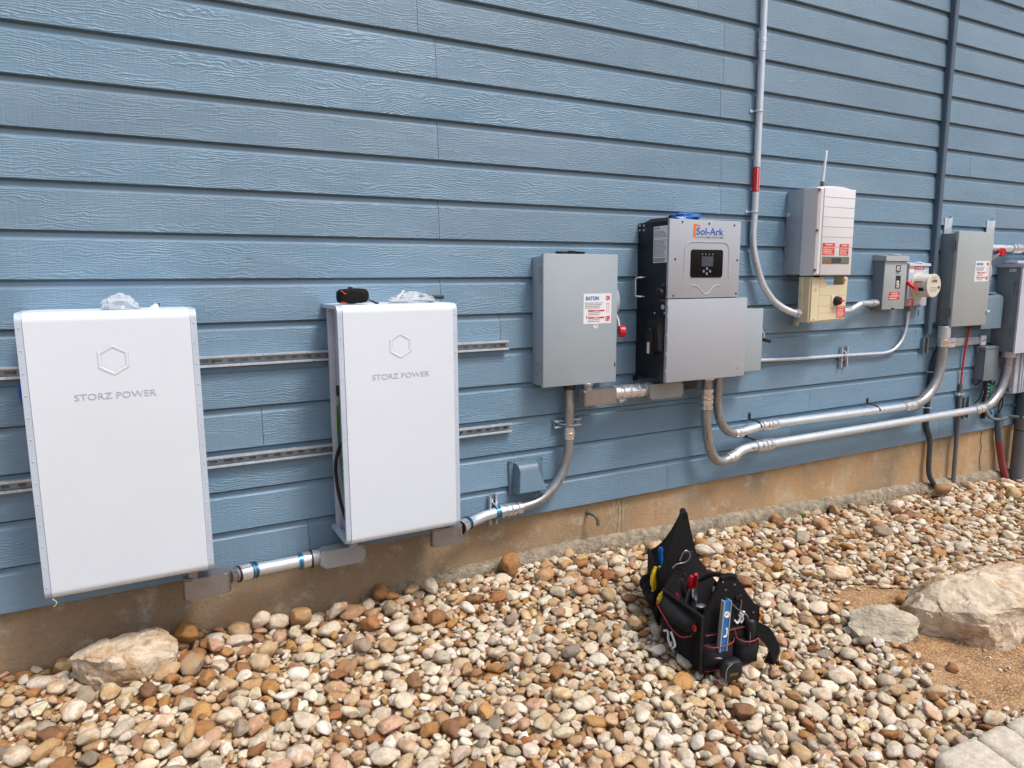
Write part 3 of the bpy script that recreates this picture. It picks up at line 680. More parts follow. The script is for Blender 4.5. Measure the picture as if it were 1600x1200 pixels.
# big conduits from inverter bottom
def pipefit(t, p, d, L_, r, kind, mat='chrome'):
    b = B(); fitting(b, p, d, L_, r, kind); b.done('coupling', mat, t)
def clip(t, x, y, z, r):
    b = B(); b.tube([(x, -.022, z+r+.028), (x, -.026, z+r+.012), (x, y+.01, z+r+.006), (x, y-r*.7, z+r*.75), (x, y-r-.003, z)], .0045, 8, 4); b.box(x-.011, x+.011, -.028, -.0215, z+r+.008, z+r+.05, .004); b.lathe((x, -.028, z+r+.034), (0, -1, 0), [(0, .008), (.004, .008), (.006, .005)], 6); b.done('strap', 'screw', t)
t = thing('conduit_run', (4, -.1, .3), 'upper of the two large conduits curving right from under the hybrid inverter', 'conduit', 'large conduits leaving the hybrid inverter')
r = .0265
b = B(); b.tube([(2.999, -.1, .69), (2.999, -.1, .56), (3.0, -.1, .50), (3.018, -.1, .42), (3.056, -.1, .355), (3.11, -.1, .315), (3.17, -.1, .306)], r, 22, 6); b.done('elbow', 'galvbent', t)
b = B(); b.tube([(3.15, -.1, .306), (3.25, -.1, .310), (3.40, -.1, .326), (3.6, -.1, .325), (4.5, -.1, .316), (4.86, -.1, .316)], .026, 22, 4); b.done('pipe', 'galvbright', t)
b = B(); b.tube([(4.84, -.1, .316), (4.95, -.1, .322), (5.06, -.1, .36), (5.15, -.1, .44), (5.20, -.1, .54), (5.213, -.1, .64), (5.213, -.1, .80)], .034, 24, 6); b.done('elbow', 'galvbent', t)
b = B(); b.cyl((5.213, -.1, .79), (5.213, -.1, .874), .043); b.done('sleeve', 'galv', t)
pipefit(t, (2.999, -.1, .665), (0, 0, 1), .03, .030, 2); pipefit(t, (3.145, -.1, .305), (1, 0, .03), .075, .026, 1); pipefit(t, (3.375, -.1, .324), (1, 0, .02), .14, .026, 0); pipefit(t, (4.80, -.1, .316), (1, 0, .01), .12, .03, 1); pipefit(t, (5.213, -.1, .725), (0, 0, 1), .09, .035, 1)
clip(t, 3.35, -.1, .322, r); clip(t, 4.50, -.1, .316, r)
t = thing('conduit_run', (4, -.12, .2), 'lower of the two large conduits curving right from under the hybrid inverter', 'conduit', 'large conduits leaving the hybrid inverter')
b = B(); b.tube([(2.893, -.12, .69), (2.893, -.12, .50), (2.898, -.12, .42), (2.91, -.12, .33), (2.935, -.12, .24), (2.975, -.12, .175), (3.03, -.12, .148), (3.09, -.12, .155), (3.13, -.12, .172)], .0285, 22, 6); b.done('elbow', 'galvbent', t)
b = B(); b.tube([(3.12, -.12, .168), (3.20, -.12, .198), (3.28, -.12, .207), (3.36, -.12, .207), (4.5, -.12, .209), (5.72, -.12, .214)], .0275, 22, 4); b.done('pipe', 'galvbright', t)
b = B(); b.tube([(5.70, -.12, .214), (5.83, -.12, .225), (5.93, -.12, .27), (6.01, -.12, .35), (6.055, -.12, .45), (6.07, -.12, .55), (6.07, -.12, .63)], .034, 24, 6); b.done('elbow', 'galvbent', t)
pipefit(t, (2.893, -.12, .655), (0, 0, 1), .04, .032, 2); pipefit(t, (2.894, -.12, .48), (0, 0, 1), .12, .0285, 0); pipefit(t, (3.09, -.12, .157), (1, 0, .32), .07, .0275, 1); pipefit(t, (3.31, -.12, .207), (1, 0, 0), .14, .0275, 0); pipefit(t, (5.66, -.12, .213), (1, 0, .02), .12, .031, 1)
b = B(); b.cyl((6.07, -.12, .60), (6.07, -.12, .645), .05); b.done('lock_nut', 'galv', t)
clip(t, 3.33, -.12, .207, r)

# thin conduits
t = thing('thin_conduit', (4, -.05, .7), 'thin level conduit from the small side switch bending up to the round meter', 'conduit')
b = B(); b.tube([(3.285, -.05, .731), (3.43, -.045, .727), (3.8, -.04, .716), (4.15, -.04, .712), (4.5, -.04, .706), (4.64, -.04, .706), (4.74, -.04, .728), (4.815, -.04, .79), (4.853, -.04, .88), (4.862, -.04, .97), (4.864, -.05, 1.03)], .0115, 14, 6); b.done('pipe', 'galvbright', t)
b = B(); b.cyl((3.283, -.05, .731), (3.31, -.05, .731), .017); b.done('connector', 'chrome', t); b = B(); b.cyl((4.864, -.05, .99), (4.864, -.05, 1.028), .02); b.done('connector', 'paneldark', t)
b = B(); b.tube([(4.195, -.03, .745), (4.195, -.052, .735), (4.195, -.058, .712), (4.195, -.052, .69), (4.195, -.03, .68)], .0035, 6, 4); b.done('strap', 'galv', t)
t = thing('rooftop_conduit', (3.3, -.04, 1), 'tall pale conduit dropping from above and sweeping right into the cream switch unit', 'conduit')
b = B(); b.tube([(3.288, -.045, 5.0), (3.29, -.045, 3.4), (3.292, -.045, 2.4), (3.293, -.045, 1.72), (3.291, -.045, 1.58), (3.286, -.047, 1.47), (3.30, -.055, 1.36), (3.352, -.07, 1.21), (3.42, -.09, 1.11), (3.475, -.115, 1.06), (3.53, -.14, 1.03), (3.575, -.155, 1.018), (3.605, -.16, 1.015)], .0205, 18, 6); b.done('pipe', 'galvbright', t)
pipefit(t, (3.291, -.045, 2.52), (0, 0, 1), .11, .0205, 1); pipefit(t, (3.565, -.154, 1.019), (1, -.1, -.08), .03, .021, 2)
for z in (1.62, 2.19, 3.3):
    b = B(); b.tube([(3.25, -.022, z), (3.262, -.026, z), (3.268, -.05, z), (3.291, -.0685, z), (3.314, -.05, z), (3.318, -.03, z)], .005, 6, 4); b.box(3.235, 3.256, -.03, -.021, z-.008, z+.008, .002); b.done('strap', 'galv', t)
b = B(); b.lathe((3.292, -.045, 1.735), (0, 0, 1), [(0, .0208), (.142, .0208)], 18, False); b.done('red_label', 'redlab', t)
writing('PHOTOVOLTAIC POWER SOURCE', 'label_text', 'whiteink', t, .126, .008, (3.284, -.0666, 1.743), R(90))
t = thing('stub_conduit', (4.2, -.1, 1.03), 'short double-bent conduit between the cream switch unit and the grey on-off box', 'conduit')
b = B(); b.tube([(3.93, -.13, 1.018), (4.09, -.12, 1.018), (4.15, -.1, 1.022), (4.20, -.1, 1.040), (4.245, -.1, 1.057), (4.30, -.08, 1.060), (4.46, -.07, 1.06)], .018, 16, 6); b.done('pipe', 'galvbright', t)
pipefit(t, (4.40, -.072, 1.06), (1, 0, 0), .05, .019, 2)
t = thing('cable_clamp', (3.71, 0, .95), 'small steel clamp on the siding just below the cream switch unit', 'clamp')
b = B(); b.box(3.695, 3.725, -.05, -.02, .93, .975, .004); b.cyl((3.71, -.05, .955), (3.71, -.058, .955), .009); b.done('clamp', 'galv', t)
b = B(); b.tube([(3.72, -.04, .97), (3.75, -.05, .985), (3.77, -.06, .99)], .005, 8, 3); b.done('tail', 'galv', t)

# ================================================================ switch box 1 (grey, left)
def lines(parent, x0, x1, z0, z1, n, y, mat='greyink', name='small_print', seed=1, h=.42, face='front', hx=None):
    rd = random.Random(seed); b = B(); dz = (z1-z0)/n
    for i in range(n):
        z = z1-(i+.5)*dz; x = x0; e = x1-(x1-x0)*rd.uniform(0, .3)
        while x < e:
            wd = rd.uniform(.03, .14)*(x1-x0)
            q = min(e, x+wd)
            if face == 'front': b.box(x, q, y-.0004, y, z-dz*h/2, z+dz*h/2)
            else: b.box(y-.0004, y, -q, -x, z-dz*h/2, z+dz*h/2)
            x = q+.012*(x1-x0)+.001
    return b.done(name, mat, parent)
def switch_label(t, x0, x1, z0, z1, y, big):
    w = x1-x0; h = z1-z0
    b = B(); b.box(x0, x1, y-.0008, y, z0, z1); lab = b.done('label', 'whitelab', t); yy = y-.001
    writing('EATON', 'lettering', 'blueink', lab, w*.46, h*.13, (x0+w*.08, yy, z0+h*.78), bold=.035)
    writing('ON', 'lettering', 'redink', lab, w*.15, h*.16, (x0+w*.79, yy, z0+h*.77), bold=.05)
    writing('OFF', 'lettering', 'redink', lab, w*.16, h*.18, (x0+w*.79, yy, z0+h*.07), bold=.05)
    b = B()
    for zz in (.43, .20):
        b.box(x0+w*.16, x0+w*.75, yy-.0003, yy, z0+h*(zz-.025), z0+h*(zz+.03))
    b.done('red_bars', 'redink', lab)
    writing('DANGER', 'lettering', 'whiteink', lab, w*.2, h*.035, (x0+w*.36, yy-.0005, z0+h*.413)); writing('WARNING', 'lettering', 'whiteink', lab, w*.2, h*.035, (x0+w*.36, yy-.0005, z0+h*.183))
    lines(lab, x0+w*.05, x0+w*.74, z0+h*.50, z0+h*.72, 4, yy, seed=3); lines(lab, x0+w*.16, x0+w*.72, z0+h*.27, z0+h*.39, 2, yy, seed=5); lines(lab, x0+w*.16, x0+w*.72, z0+h*.05, z0+h*.16, 2, yy, seed=6)
    b = B(); b.box(x0+w*.10, x0+w*.13, yy-.0003, yy, z0+h*.18, z0+h*.27); b.done('padlock_mark', 'blackink', lab)
    b = B()
    for s in (0, 1): 
        xx = x0+w*(.84+.07*s); b.box(xx-.001, xx+.001, yy-.0003, yy, z0+h*.35, z0+h*.67)
        b.prism([(xx-.004, z0+h*.64), (xx+.004, z0+h*.64), (xx, z0+h*.69)], 'y', yy-.0004, yy)
    b.done('arrows', 'redink', lab)
def hinge(t, x, y, z0, z1, mat='castgrey'):
    b = B(); n = 5
    for i in range(n):
        a = z0+(z1-z0)*i/n; b.cyl((x-.004, y, a+.0008), (x-.004, y, a+(z1-z0)/n-.0008), .0055, 10)
    b.box(x-.003, x, y-.012, y+.014, z0, z1); b.done('hinge', mat, t)
def concentric(t, x, y, z, r=.03):
    b = B()
    for q in (r, r*.66):
        ang = [2*math.pi*i/24 for i in range(24)]
        b.rings([[(x-dx, y+rr*math.cos(a), z+rr*math.sin(a)) for a in ang] for dx, rr in ((0, q+.002), (.0015, q+.001), (.0015, q-.001), (0, q-.002))], False)
    b.done('knockout', 'paneldark', t)
def sidehandle(t, x, yc, z0, z1, gripz, gripdir, mat='panel', knob='red'):
    """round dial housing on the right side of an enclosure with a swinging lever"""
    b = B(); zc = (z0+z1)/2; r = (z1-z0)/2
    b.rings([[(x+dx, yc+q*.75*math.cos(a), zc+q*math.sin(a)) for a in [2*math.pi*i/32 for i in range(32)]] for dx, q in ((0, r), (.016, r*.97), (.028, r*.86), (.033, r*.6))]); b.done('handle_housing', mat, t)
    return
t = thing('safety_switch', (2.0, 0, .69), 'light grey hinged switch box with white label, just left of the hybrid inverter', 'switch box', 'grey hinged switch boxes')
b = B(); b.box(1.782, 2.222, -.112, -.021, .703, 1.345, .003); b.done('enclosure', 'panel', t)
b = B(); b.box(1.777, 2.226, -.14, -.1135, .6955, 1.358, .004); door = b.done('door', 'panel', t)
switch_label(door, 2.014, 2.187, 1.006, 1.160, -.1402, True)
b = B(); b.lathe((2.091, -.1402, .996), (0, -1, 0), [(0, .0145), (.0006, .0145)], 24); b.done('round_sticker', 'whitelab', door)
b = B(); b.box(2.083, 2.090, -.1412, -.1408, .998, 1.004); b.done('flag_blue', 'blueink', door); b = B()
for i in range(3): b.box(2.091, 2.101, -.1412, -.1408, .990+.005*i, .992+.005*i)
b.done('flag_stripes', 'redink', door)
hinge(t, 1.779, -.112, 1.223, 1.293); hinge(t, 1.779, -.112, .757, .827); concentric(t, 1.7825, -.068, .782, .031)
b = B(); b.box(2.2262, 2.2275, -.136, -.128, .775, .80); b.box(2.213, 2.2185, -.1412, -.1402, .775, .798); b.done('latch', 'blackink', t)
b = B(); b.cyl((1.93, -.07, 1.343), (1.93, -.07, 1.372), .035); b.cyl((1.985, -.07, 1.343), (1.985, -.07, 1.376), .02); b.cyl((2.03, -.07, 1.343), (2.03, -.07, 1.372), .03); b.box(1.80, 1.9, -.11, -.04, 1.344, 1.3475); b.done('top_hub', 'rubber', t)
b = B(); b.box(1.79, 2.21, -.1125, -.1005, 1.3445, 1.3535); b.done('door_gasket', 'black', t)
sidehandle(t, 2.222, -.07, 1.02, 1.21, 0, 0)
b = B(); b.tube([(2.245, -.09, 1.06), (2.262, -.10, 1.02), (2.268, -.105, .975)], .006, 10, 3); b.done('lever', 'whitelab', t)
b = B(); b.lathe((2.256, -.115, .958), (1, -.35, 0), [(0, .008), (.002, .03), (.02, .032), (.032, .030), (.034, .024), (.031, .022), (.031, .012), (.036, .010)], 24); b.done('lever_knob', 'red', t)
b = B(); b.box(2.2262, 2.233, -.12, -.10, 1.25, 1.285, .003); b.done('hasp', 'galv', t)

# ================================================================ vent hood and pipe elbow
t = thing('vent_hood', (1.74, 0, .13), 'small blue grey painted exhaust vent hood on the lowest siding boards', 'vent hood')
b = B(); b.box(1.637, 1.838, -.034, -.021, .125, .312, .004); b.done('flange', 'ventpaint', t)
b = B(); fp = [(1.668, .300), (1.780, .300), (1.806, .155), (1.655, .155)]
pts = [[(1.662, -.034, .302), (1.800, -.034, .302), (1.818, -.034, .15), (1.648, -.034, .15)], [(1.668, -.058, .299), (1.792, -.058, .299), (1.816, -.06, .15), (1.65, -.06, .15)], [(1.672, -.075, .285), (1.786, -.075, .285), (1.814, -.105, .152), (1.652, -.105, .152)], [(1.676, -.085, .262), (1.784, -.085, .262), (1.812, -.118, .160), (1.656, -.118, .160)]]
b.rings(pts); b.done('hood', 'ventpaint', t, 50)
b = B()
for x, z in ((1.645, .303), (1.828, .303)): b.lathe((x, -.034, z), (0, -1, 0), [(0, .004), (.002, .003)], 8)
b.done('screws', 'black', t)
t = thing('pipe_stub', (2.16, 0, -.07), 'small corroded pipe elbow poking out of the concrete foundation', 'pipe stub')
b = B(); b.tube([(2.15, .01, -.06), (2.15, -.03, -.058), (2.16, -.055, -.062), (2.172, -.066, -.08), (2.176, -.068, -.115)], [.008, .008, .009, .009, .010], 12, 5); b.done('pipe', 'corr', t)
b = B(); b.lathe((2.15, .004, -.06), (0, -1, 0), [(0, .013), (.008, .012), (.01, .008)], 14); b.done('collar', 'corr', t)

# ================================================================ hybrid inverter
t = thing('hybrid_inverter', (2.7, 0, .69), 'tall black-sided hybrid inverter with silver grey covers and a dark display', 'inverter')
b = B(); b.box(2.446, 2.95, -.262, -.021, .70, 1.53, .003); b.box(2.95, 2.995, -.262, -.021, .70, 1.118, .003); b.done('body', 'black', t)
b = B(); b.box(2.443, 2.944, -.28, -.2635, 1.131, 1.537, .0035); up_ = b.done('upper_cover', 'solcover', t)
b = B(); b.box(2.4415, 3.010, -.287, -.2635, .689, 1.1265, .0035); b.box(2.56, 3.11, -.12, -.03, .655, .6885, .004) if 0 else None; b.done('lower_cover', 'solcover', t)
b = B(); b.box(2.60, 3.09, -.20, -.10, .672, .6985, .003); b.done('bottom_plate', 'castgrey', t)
b = B(); b.prism(rrect(2.590, 2.817, 1.238, 1.384, .014), 'y', -.2825, -.28); dp = b.done('display_panel', 'gloss', t)
b = B(); b.box(2.665, 2.747, -.2832, -.2826, 1.297, 1.349); b.done('screen', 'lcd', dp)
b = B()
for i in range(4): b.box(2.667+i*.024, 2.672+i*.024, -.2832, -.2826, 1.356, 1.364)
b.done('indicator_marks', 'mark', dp)
b = B()
for x, z in ((2.704, 1.285), (2.704, 1.258), (2.682, 1.271), (2.727, 1.271)): b.lathe((x, -.2826, z), (0, -1, 0), [(0, .0075), (.0012, .007), (.0012, .0055), (.0006, .005)], 14)
b.done('buttons', 'mark', dp)
b = B(); ar = [(2.540, 1.243), (2.548, 1.252), (2.549, 1.36), (2.552, 1.395), (2.568, 1.415), (2.6, 1.423), (2.72, 1.4235), (2.82, 1.423), (2.848, 1.412), (2.86, 1.39), (2.8625, 1.36), (2.864, 1.252), (2.872, 1.243)]
b.tube([(x, -.2805, z) for x, z in ar], .0042, 8, 4, flat=.5); b.tube([(x, -.2805, z) for x, z in [(2.600, 1.197), (2.63, 1.196), (2.655, 1.183), (2.685, 1.158), (2.703, 1.150), (2.722, 1.157), (2.75, 1.181), (2.775, 1.194), (2.805, 1.196)]], .0042, 8, 5, flat=.5); b.done('raised_trim', 'solcover', t)
b = B()
for x, z in ((2.527, 1.523), (2.712, 1.519), (2.893, 1.515), (2.486, 1.332), (2.925, 1.330), (2.480, 1.145), (2.926, 1.150)): b.lathe((x, -.2795, z), (0, -1, 0), [(0, .0065), (.0015, .006), (.0015, .003), (.001, .001)], 10)
b.done('cover_screws', 'screw', t)
b = B(); b.lathe((2.956, -.287, .735), (0, -1, 0), [(0, .008), (.001, .007), (.001, .005)], 12); b.done('lock_plug', 'castgrey', t)
b = B()    # orange flag mark
for i in range(7): b.prism([(2.6015+i*.0006, 1.449+i*.0095), (2.6205, 1.449+i*.0095), (2.6215, 1.4575+i*.0095), (2.6015+i*.0006, 1.4575+i*.0095)], 'y', -.2808, -.28)
b.prism([(2.6055, 1.515), (2.622, 1.5155), (2.648, 1.508), (2.652, 1.501), (2.6225, 1.506)], 'y', -.2809, -.28); b.done('logo_mark', 'orangeink', t)
writing('Sol-Ark', 'lettering', 'blueink', t, .192, .037, (2.624, -.2806, 1.460), bold=.012)
writing('LIMITLESS POWER', 'lettering', 'greyink', t, .196, .0085, (2.620, -.2806, 1.444))
# left side
b = B(); b.prism([(-.266, 1.317), (-.153, 1.315), (-.152, 1.503), (-.266, 1.505)], 'x', 2.4452, 2.446); sl_ = b.done('rating_label', 'whitelab', t)
writing('Sol-Ark', 'lettering', 'blackink', sl_, .045, .010, (2.445, -.158, 1.488), face='left')
def slines(x, y0, y1, z0, z1, n, seed, h=.4):
    rd = random.Random(seed); b = B(); dz = (z1-z0)/n
    for i in range(n):
        z = z1-(i+.5)*dz; y = y1; e = y0+(y1-y0)*rd.uniform(0, .25)
        while y > e:
            q = max(e, y-rd.uniform(.05, .2)*(y1-y0)); b.box(x-.0004, x, q, y, z-dz*h/2, z+dz*h/2); y = q-.0025
    return b
slines(2.4450, -.262, -.156, 1.445, 1.480, 5, 2).done('small_print', 'greyink', sl_); slines(2.4450, -.262, -.156, 1.345, 1.435, 14, 4).done('small_print', 'greyink', sl_); slines(2.4450, -.262, -.156, 1.32, 1.34, 3, 7, .6).done('small_print', 'blackink', sl_)
b = B(); b.tube([(2.443, -.091, 1.24), (2.42, -.085, 1.24), (2.405, -.07, 1.238), (2.402, -.065, 1.228), (2.402, -.065, 1.15), (2.405, -.07, 1.14), (2.42, -.085, 1.138), (2.443, -.091, 1.137)], .005, 10, 3); b.done('lift_handle', 'chrome', t)
b = B(); b.lathe((2.446, -.235, 1.162), (-1, 0, 0), [(0, .034), (.006, .034), (.008, .024), (.03, .022), (.032, .018)], 20); b.box(2.408, 2.438, -.239, -.231, 1.14, 1.184, .002); b.done('rotary_switch', 'rubber', t)
b = B()
for y, z in ((-.235, 1.202), (-.273 if 0 else -.262, 1.175), (-.225, 1.122), (-.24, 1.121), (-.254, 1.122)): b.box(2.4455, 2.446, y-.006, y+.006, z-.002, z+.002)
b.done('side_print', 'mark', t)
b = B(); b.lathe((2.446, -.242, 1.086), (-1, 0, 0), [(0, .013), (.003, .013), (.004, .006)], 16); b.done('key_button', 'galv', t)
b = B(); b.hexa([(2.446, -.255, .845), (2.446, -.15, .835), (2.415, -.15, .85), (2.415, -.255, .86), (2.446, -.258, 1.02), (2.446, -.125, 1.005), (2.412, -.135, .985), (2.412, -.24, .99)]); b.hexa([(2.446, -.255, 1.02), (2.446, -.13, 1.005), (2.412, -.14, .985), (2.412, -.245, .99), (2.446, -.261, 1.052), (2.446, -.16, 1.043), (2.44, -.165, 1.04), (2.44, -.258, 1.048)]); b.box(2.40, 2.446, -.205, -.158, .83, .96, .006); b.done('breaker_cover', 'rubber', t)
b = B(); b.box(2.399, 2.3995, -.196, -.176, .84, .90); b.done('breaker_sticker', 'whitelab', t)
b = B(); b.box(2.411, 2.4115, -.19, -.175, .965, .970); b.done('breaker_mark', 'mark', t)
b = B()
for y, z in ((-.175, 1.052), (-.255, 1.054), (-.262, .935), (-.225, .932), (-.015-.02, 1.517), (-.07, 1.515), (-.035, 1.492), (-.07, 1.49)): b.lathe((2.446, y, z), (-1, 0, 0), [(0, .006), (.002, .005), (.003, .002)], 8)
b.done('side_screws', 'galv', t)
b = B(); b.box(2.43, 2.446, -.045, -.021, .672, .70, .002); b.done('mounting_flange', 'black', t)
b = B()
for z in (.74, .83, .93, 1.03, 1.09): b.box(2.436, 2.443, -.2865, -.272, z, z+.022, .002)
b.done('cover_hinges', 'castgrey', t)
# things on its top
o = B(); o.blob((2.62, -.19, 1.552), (.10, .05, .028), 4, .35, 1.5, 3); o = o.done('nitrile_glove', 'bluefilm', None, 60); tag(o, 'bright blue rubber glove lying on top of the hybrid inverter', 'glove')
t2 = thing('clear_sheet', (2.9, -.15, 1.54), 'stiff clear plastic sheet lying on the hybrid inverter and sticking out past its right edge', 'plastic sheet')
b = B(); vs = [(2.70, -.25, 1.5395), (3.15, -.24, 1.549), (3.13, -.06, 1.561), (2.70, -.06, 1.556), (2.70, -.25, 1.5405), (3.15, -.24, 1.550), (3.13, -.06, 1.562), (2.70, -.06, 1.557)]; b.hexa(vs); b.done('sheet', 'film', t2)
b = B(); b.blob((2.70, -.17, 1.549), (.035, .03, .014), 3, .4, 2, 8); b.done('folded_edge', 'film', t2)
o = B(); o.hexa([(2.46, -.2, 1.5305), (2.62, -.2, 1.5305), (2.62, -.05, 1.5305), (2.46, -.05, 1.5305), (2.50, -.19, 1.552), (2.6, -.19, 1.556), (2.6, -.06, 1.556), (2.50, -.06, 1.552)]); o = o.done('tool_roll', 'cloth'); tag(o, 'flat black fabric roll under the blue glove on the hybrid inverter', 'tool roll')
# small grey switch on its right
t = thing('side_switch', (3.15, 0, .69), 'small pale grey switch box tucked against the right side of the hybrid inverter', 'switch box')
b = B(); b.box(3.0, 3.285, -.145, -.021, .687, 1.052, .003); b.box(2.998, 3.288, -.152, -.1455, .685, 1.056, .002); b.done('enclosure', 'panel', t)
sidehandle(t, 3.285, -.09, .86, .985, 0, 0, 'panel')
b = B(); b.tube([(3.31, -.12, .93), (3.325, -.13, .90), (3.33, -.13, .87)], .005, 8, 3); b.done('lever', 'galv', t)
b = B(); b.tube([(3.325, -.13, .868), (3.36, -.135, .858), (3.372, -.135, .856)], .012, 12, 2); b.done('lever_grip', 'rubber', t)
b = B(); b.box(3.288, 3.296, -.14, -.125, .75, .775, .002); b.done('latch', 'chrome', t)

# ================================================================ white string inverter with cream switch unit
t = thing('solar_inverter', (3.75, 0, 1.24), 'off-white ribbed solar inverter with aluminium sides, antenna and two red warning stickers', 'inverter')
b = B(); b.box(3.588, 3.90, -.146, -.021, 1.252, 1.757, .003); b.done('heat_sink', 'alside', t)
# cover with a gently arched front and top
b = B(); K = 12; secs = []
def arch(f): return 1.760 + .016*math.sin(math.pi*min(1, max(0, f)))
xs_ = [3.590+(3.920-3.590)*i/K for i in range(K+1)]
ring_ = lambda z_off, y: None
secs = []
for y, ins in ((-.1465, 0), (-.215, .002), (-.240, .010), (-.2505, .024)):
    lo = [(x0_, y, 1.245+ins*.4) for x0_ in (3.587+ins, 3.921-ins*.6)]
    top = [(3.921-ins*.6-(3.921-ins*.6-3.587-ins)*i/K, y, arch(i/K)-ins*.5) for i in range(K+1)]
    secs.append(lo[:1] + lo[1:] + top)
b.rings(secs); cv = b.done('cover', 'senclosure', t, 30)
b = B(); b.box(3.632, 3.912, -.256, -.2495, 1.249, 1.757, .003) ; b.done('front_band', 'senclosure', t)
b = B()
for z in (1.704, 1.647, 1.589, 1.532, 1.473, 1.415): b.box(3.633, 3.911, -.2566, -.2558, z-.0012, z+.0012)
b.done('ribs', 'groove', t)
b = B()
for z in (1.742, 1.509, 1.276): b.lathe((3.598, -.243, z), (-.25, -1, 0), [(0, .012), (.0035, .012), (.0035, .008), (-.004, .007)], 14)
b.done('screw_recess', 'groove', t)
b = B()
for z in (1.742, 1.509, 1.276): b.lathe((3.595, -.244, z), (-.25, -1, 0), [(0, .006), (.005, .005)], 8)
b.done('cover_screws', 'screw', t)
b = B(); b.lathe((3.588, -.035, 1.615), (-1, 0, 0), [(0, .016), (.003, .015), (.003, .008), (.006, .007)], 14); b.lathe((3.588, -.03, 1.405), (-1, 0, 0), [(0, .006), (.006, .005)], 10); b.done('side_bolt', 'galv', t)
b = B(); b.box(3.643, 3.888, -.2568, -.2562, 1.313, 1.357); dp = b.done('display_strip', 'olive', t)
b = B(); b.box(3.727, 3.812, -.2575, -.2569, 1.320, 1.349); b.done('screen', 'lcd', dp)
lines(dp, 3.652, 3.70, 1.338, 1.352, 1, -.2569, 'mark'); lines(dp, 3.822, 3.88, 1.322, 1.35, 3, -.2569, 'mark', seed=8)
b = B(); b.box(3.675, 3.71, -.2574, -.2569, 1.317, 1.329); b.done('red_mark', 'redlab', dp)
for nm, x0, x1, z0, z1 in (('a', 3.640, 3.748, 1.366, 1.437), ('b', 3.793, 3.876, 1.366, 1.434)):
    b = B(); b.box(x0, x1, -.2572, -.2562, z0, z1); s_ = b.done('warning_sticker', 'redlab', t); w_ = x1-x0
    writing('WARNING', 'lettering', 'whiteink', s_, w_*.62, .009, (x0+w_*.19, -.2574, z1-.014), bold=.02)
    writing('ELECTRIC SHOCK HAZARD', 'lettering', 'whiteink', s_, w_*.88, .0065, (x0+w_*.06, -.2574, z1-.028), bold=.01)
    lines(s_, x0+w_*.06, x1-w_*.06, z0+.004, z1-.032, 5, -.2573, 'whiteink', seed=ord(nm), h=.4)
b = B(); b.cyl((3.776, -.12, 1.768), (3.776, -.12, 1.80), .011); b.box(3.768, 3.786, -.128, -.112, 1.79, 1.815, .002); b.done('antenna_joint', 'brass', t)
b = B(); b.lathe((3.778, -.12, 1.81), (.10, 0, 1), [(0, .0065), (.01, .0085), (.17, .0075), (.185, .006), (.19, .003)], 14); b.done('antenna', 'whitelab', t)
b = B(); b.lathe((3.64, -.1, 1.25), (0, 0, -1), [(0, .012), (.014, .012)], 10); b.lathe((3.60, -.06, 1.252), (0, 0, -1), [(0, .008), (.012, .008)], 10); b.done('under_plugs', 'screw', t)
t = thing('switch_unit', (3.75, 0, .96), 'cream plastic switch unit with a black rotary knob, hanging below the off-white solar inverter', 'switch unit')
b = B(); b.box(3.592, 3.60, -.175, -.142, .985, 1.238, .002); b.done('side_body', 'cream', t)
b = B()
for z in (1.128,): b.box(3.5905, 3.5925, -.17, -.145, z-.002, z+.002)
b.done('side_seam', 'creamin', t)
# front with a notch
b = B(); b.prism([(3.602, .968), (3.61, .961), (3.925, .970), (3.938, .980), (3.945, 1.236), (3.912, 1.237), (3.912, 1.179), (3.735, 1.177), (3.735, 1.234), (3.602, 1.234)], 'y', -.222, -.14)
es = [e for e in b.bm.edges if all(v.co.y < -.2 for v in e.verts)]; bmesh.ops.bevel(b.bm, geom=es, offset=.01, segments=3, affect='EDGES'); b.done('front_cover', 'cream', t)
b = B(); b.tube([(3.75, -.15, 1.25), (3.752, -.16, 1.20), (3.757, -.13, 1.178)], .007, 8, 3); b.cyl((3.752, -.13, 1.205), (3.752, -.13, 1.26), .012); b.done('gland', 'rubber', t)
b = B()
for x0, x1, z in ((3.68, 3.735, 1.178), (3.68, 3.94, 1.125), (3.68, 3.79, 1.06), (3.68, 3.86, 1.02)): b.box(x0, x1, -.2226, -.2218, z-.001, z+.001)
b.box(3.679, 3.681, -.2226, -.2218, .97, 1.23); b.done('seams', 'creamin', t)
b = B()
for z in (1.161, .975): b.lathe((3.640, -.2215, z), (0, -1, 0), [(0, .011), (.002, .011), (.002, .007), (-.003, .006)], 12)
b.done('screw_recess', 'creamin', t)
b = B(); b.box(3.79, 3.845, -.226, -.2215, 1.045, 1.125, .002); b.done('knob_plate', 'cream', t)
b = B(); b.lathe((3.835, -.222, 1.09), (0, -1, 0), [(0, .030), (.012, .030), (.014, .026), (.03, .024), (.032, .020)], 24); kn = b.done('rotary_knob', 'black', t)
b = B(); b.box(3.83, 3.868, -.262, -.25, 1.086, 1.095, .002); b.done('pointer', 'redlab', kn)
b = B(); b.box(3.845, 3.926, -.2232, -.2222, .985, 1.055); s_ = b.done('warning_sticker', 'redlab', t)
writing('PV DISCONNECT', 'lettering', 'whiteink', s_, .066, .007, (3.852, -.2234, 1.043), bold=.01); lines(s_, 3.850, 3.92, .99, 1.038, 6, -.2233, 'whiteink', seed=12)

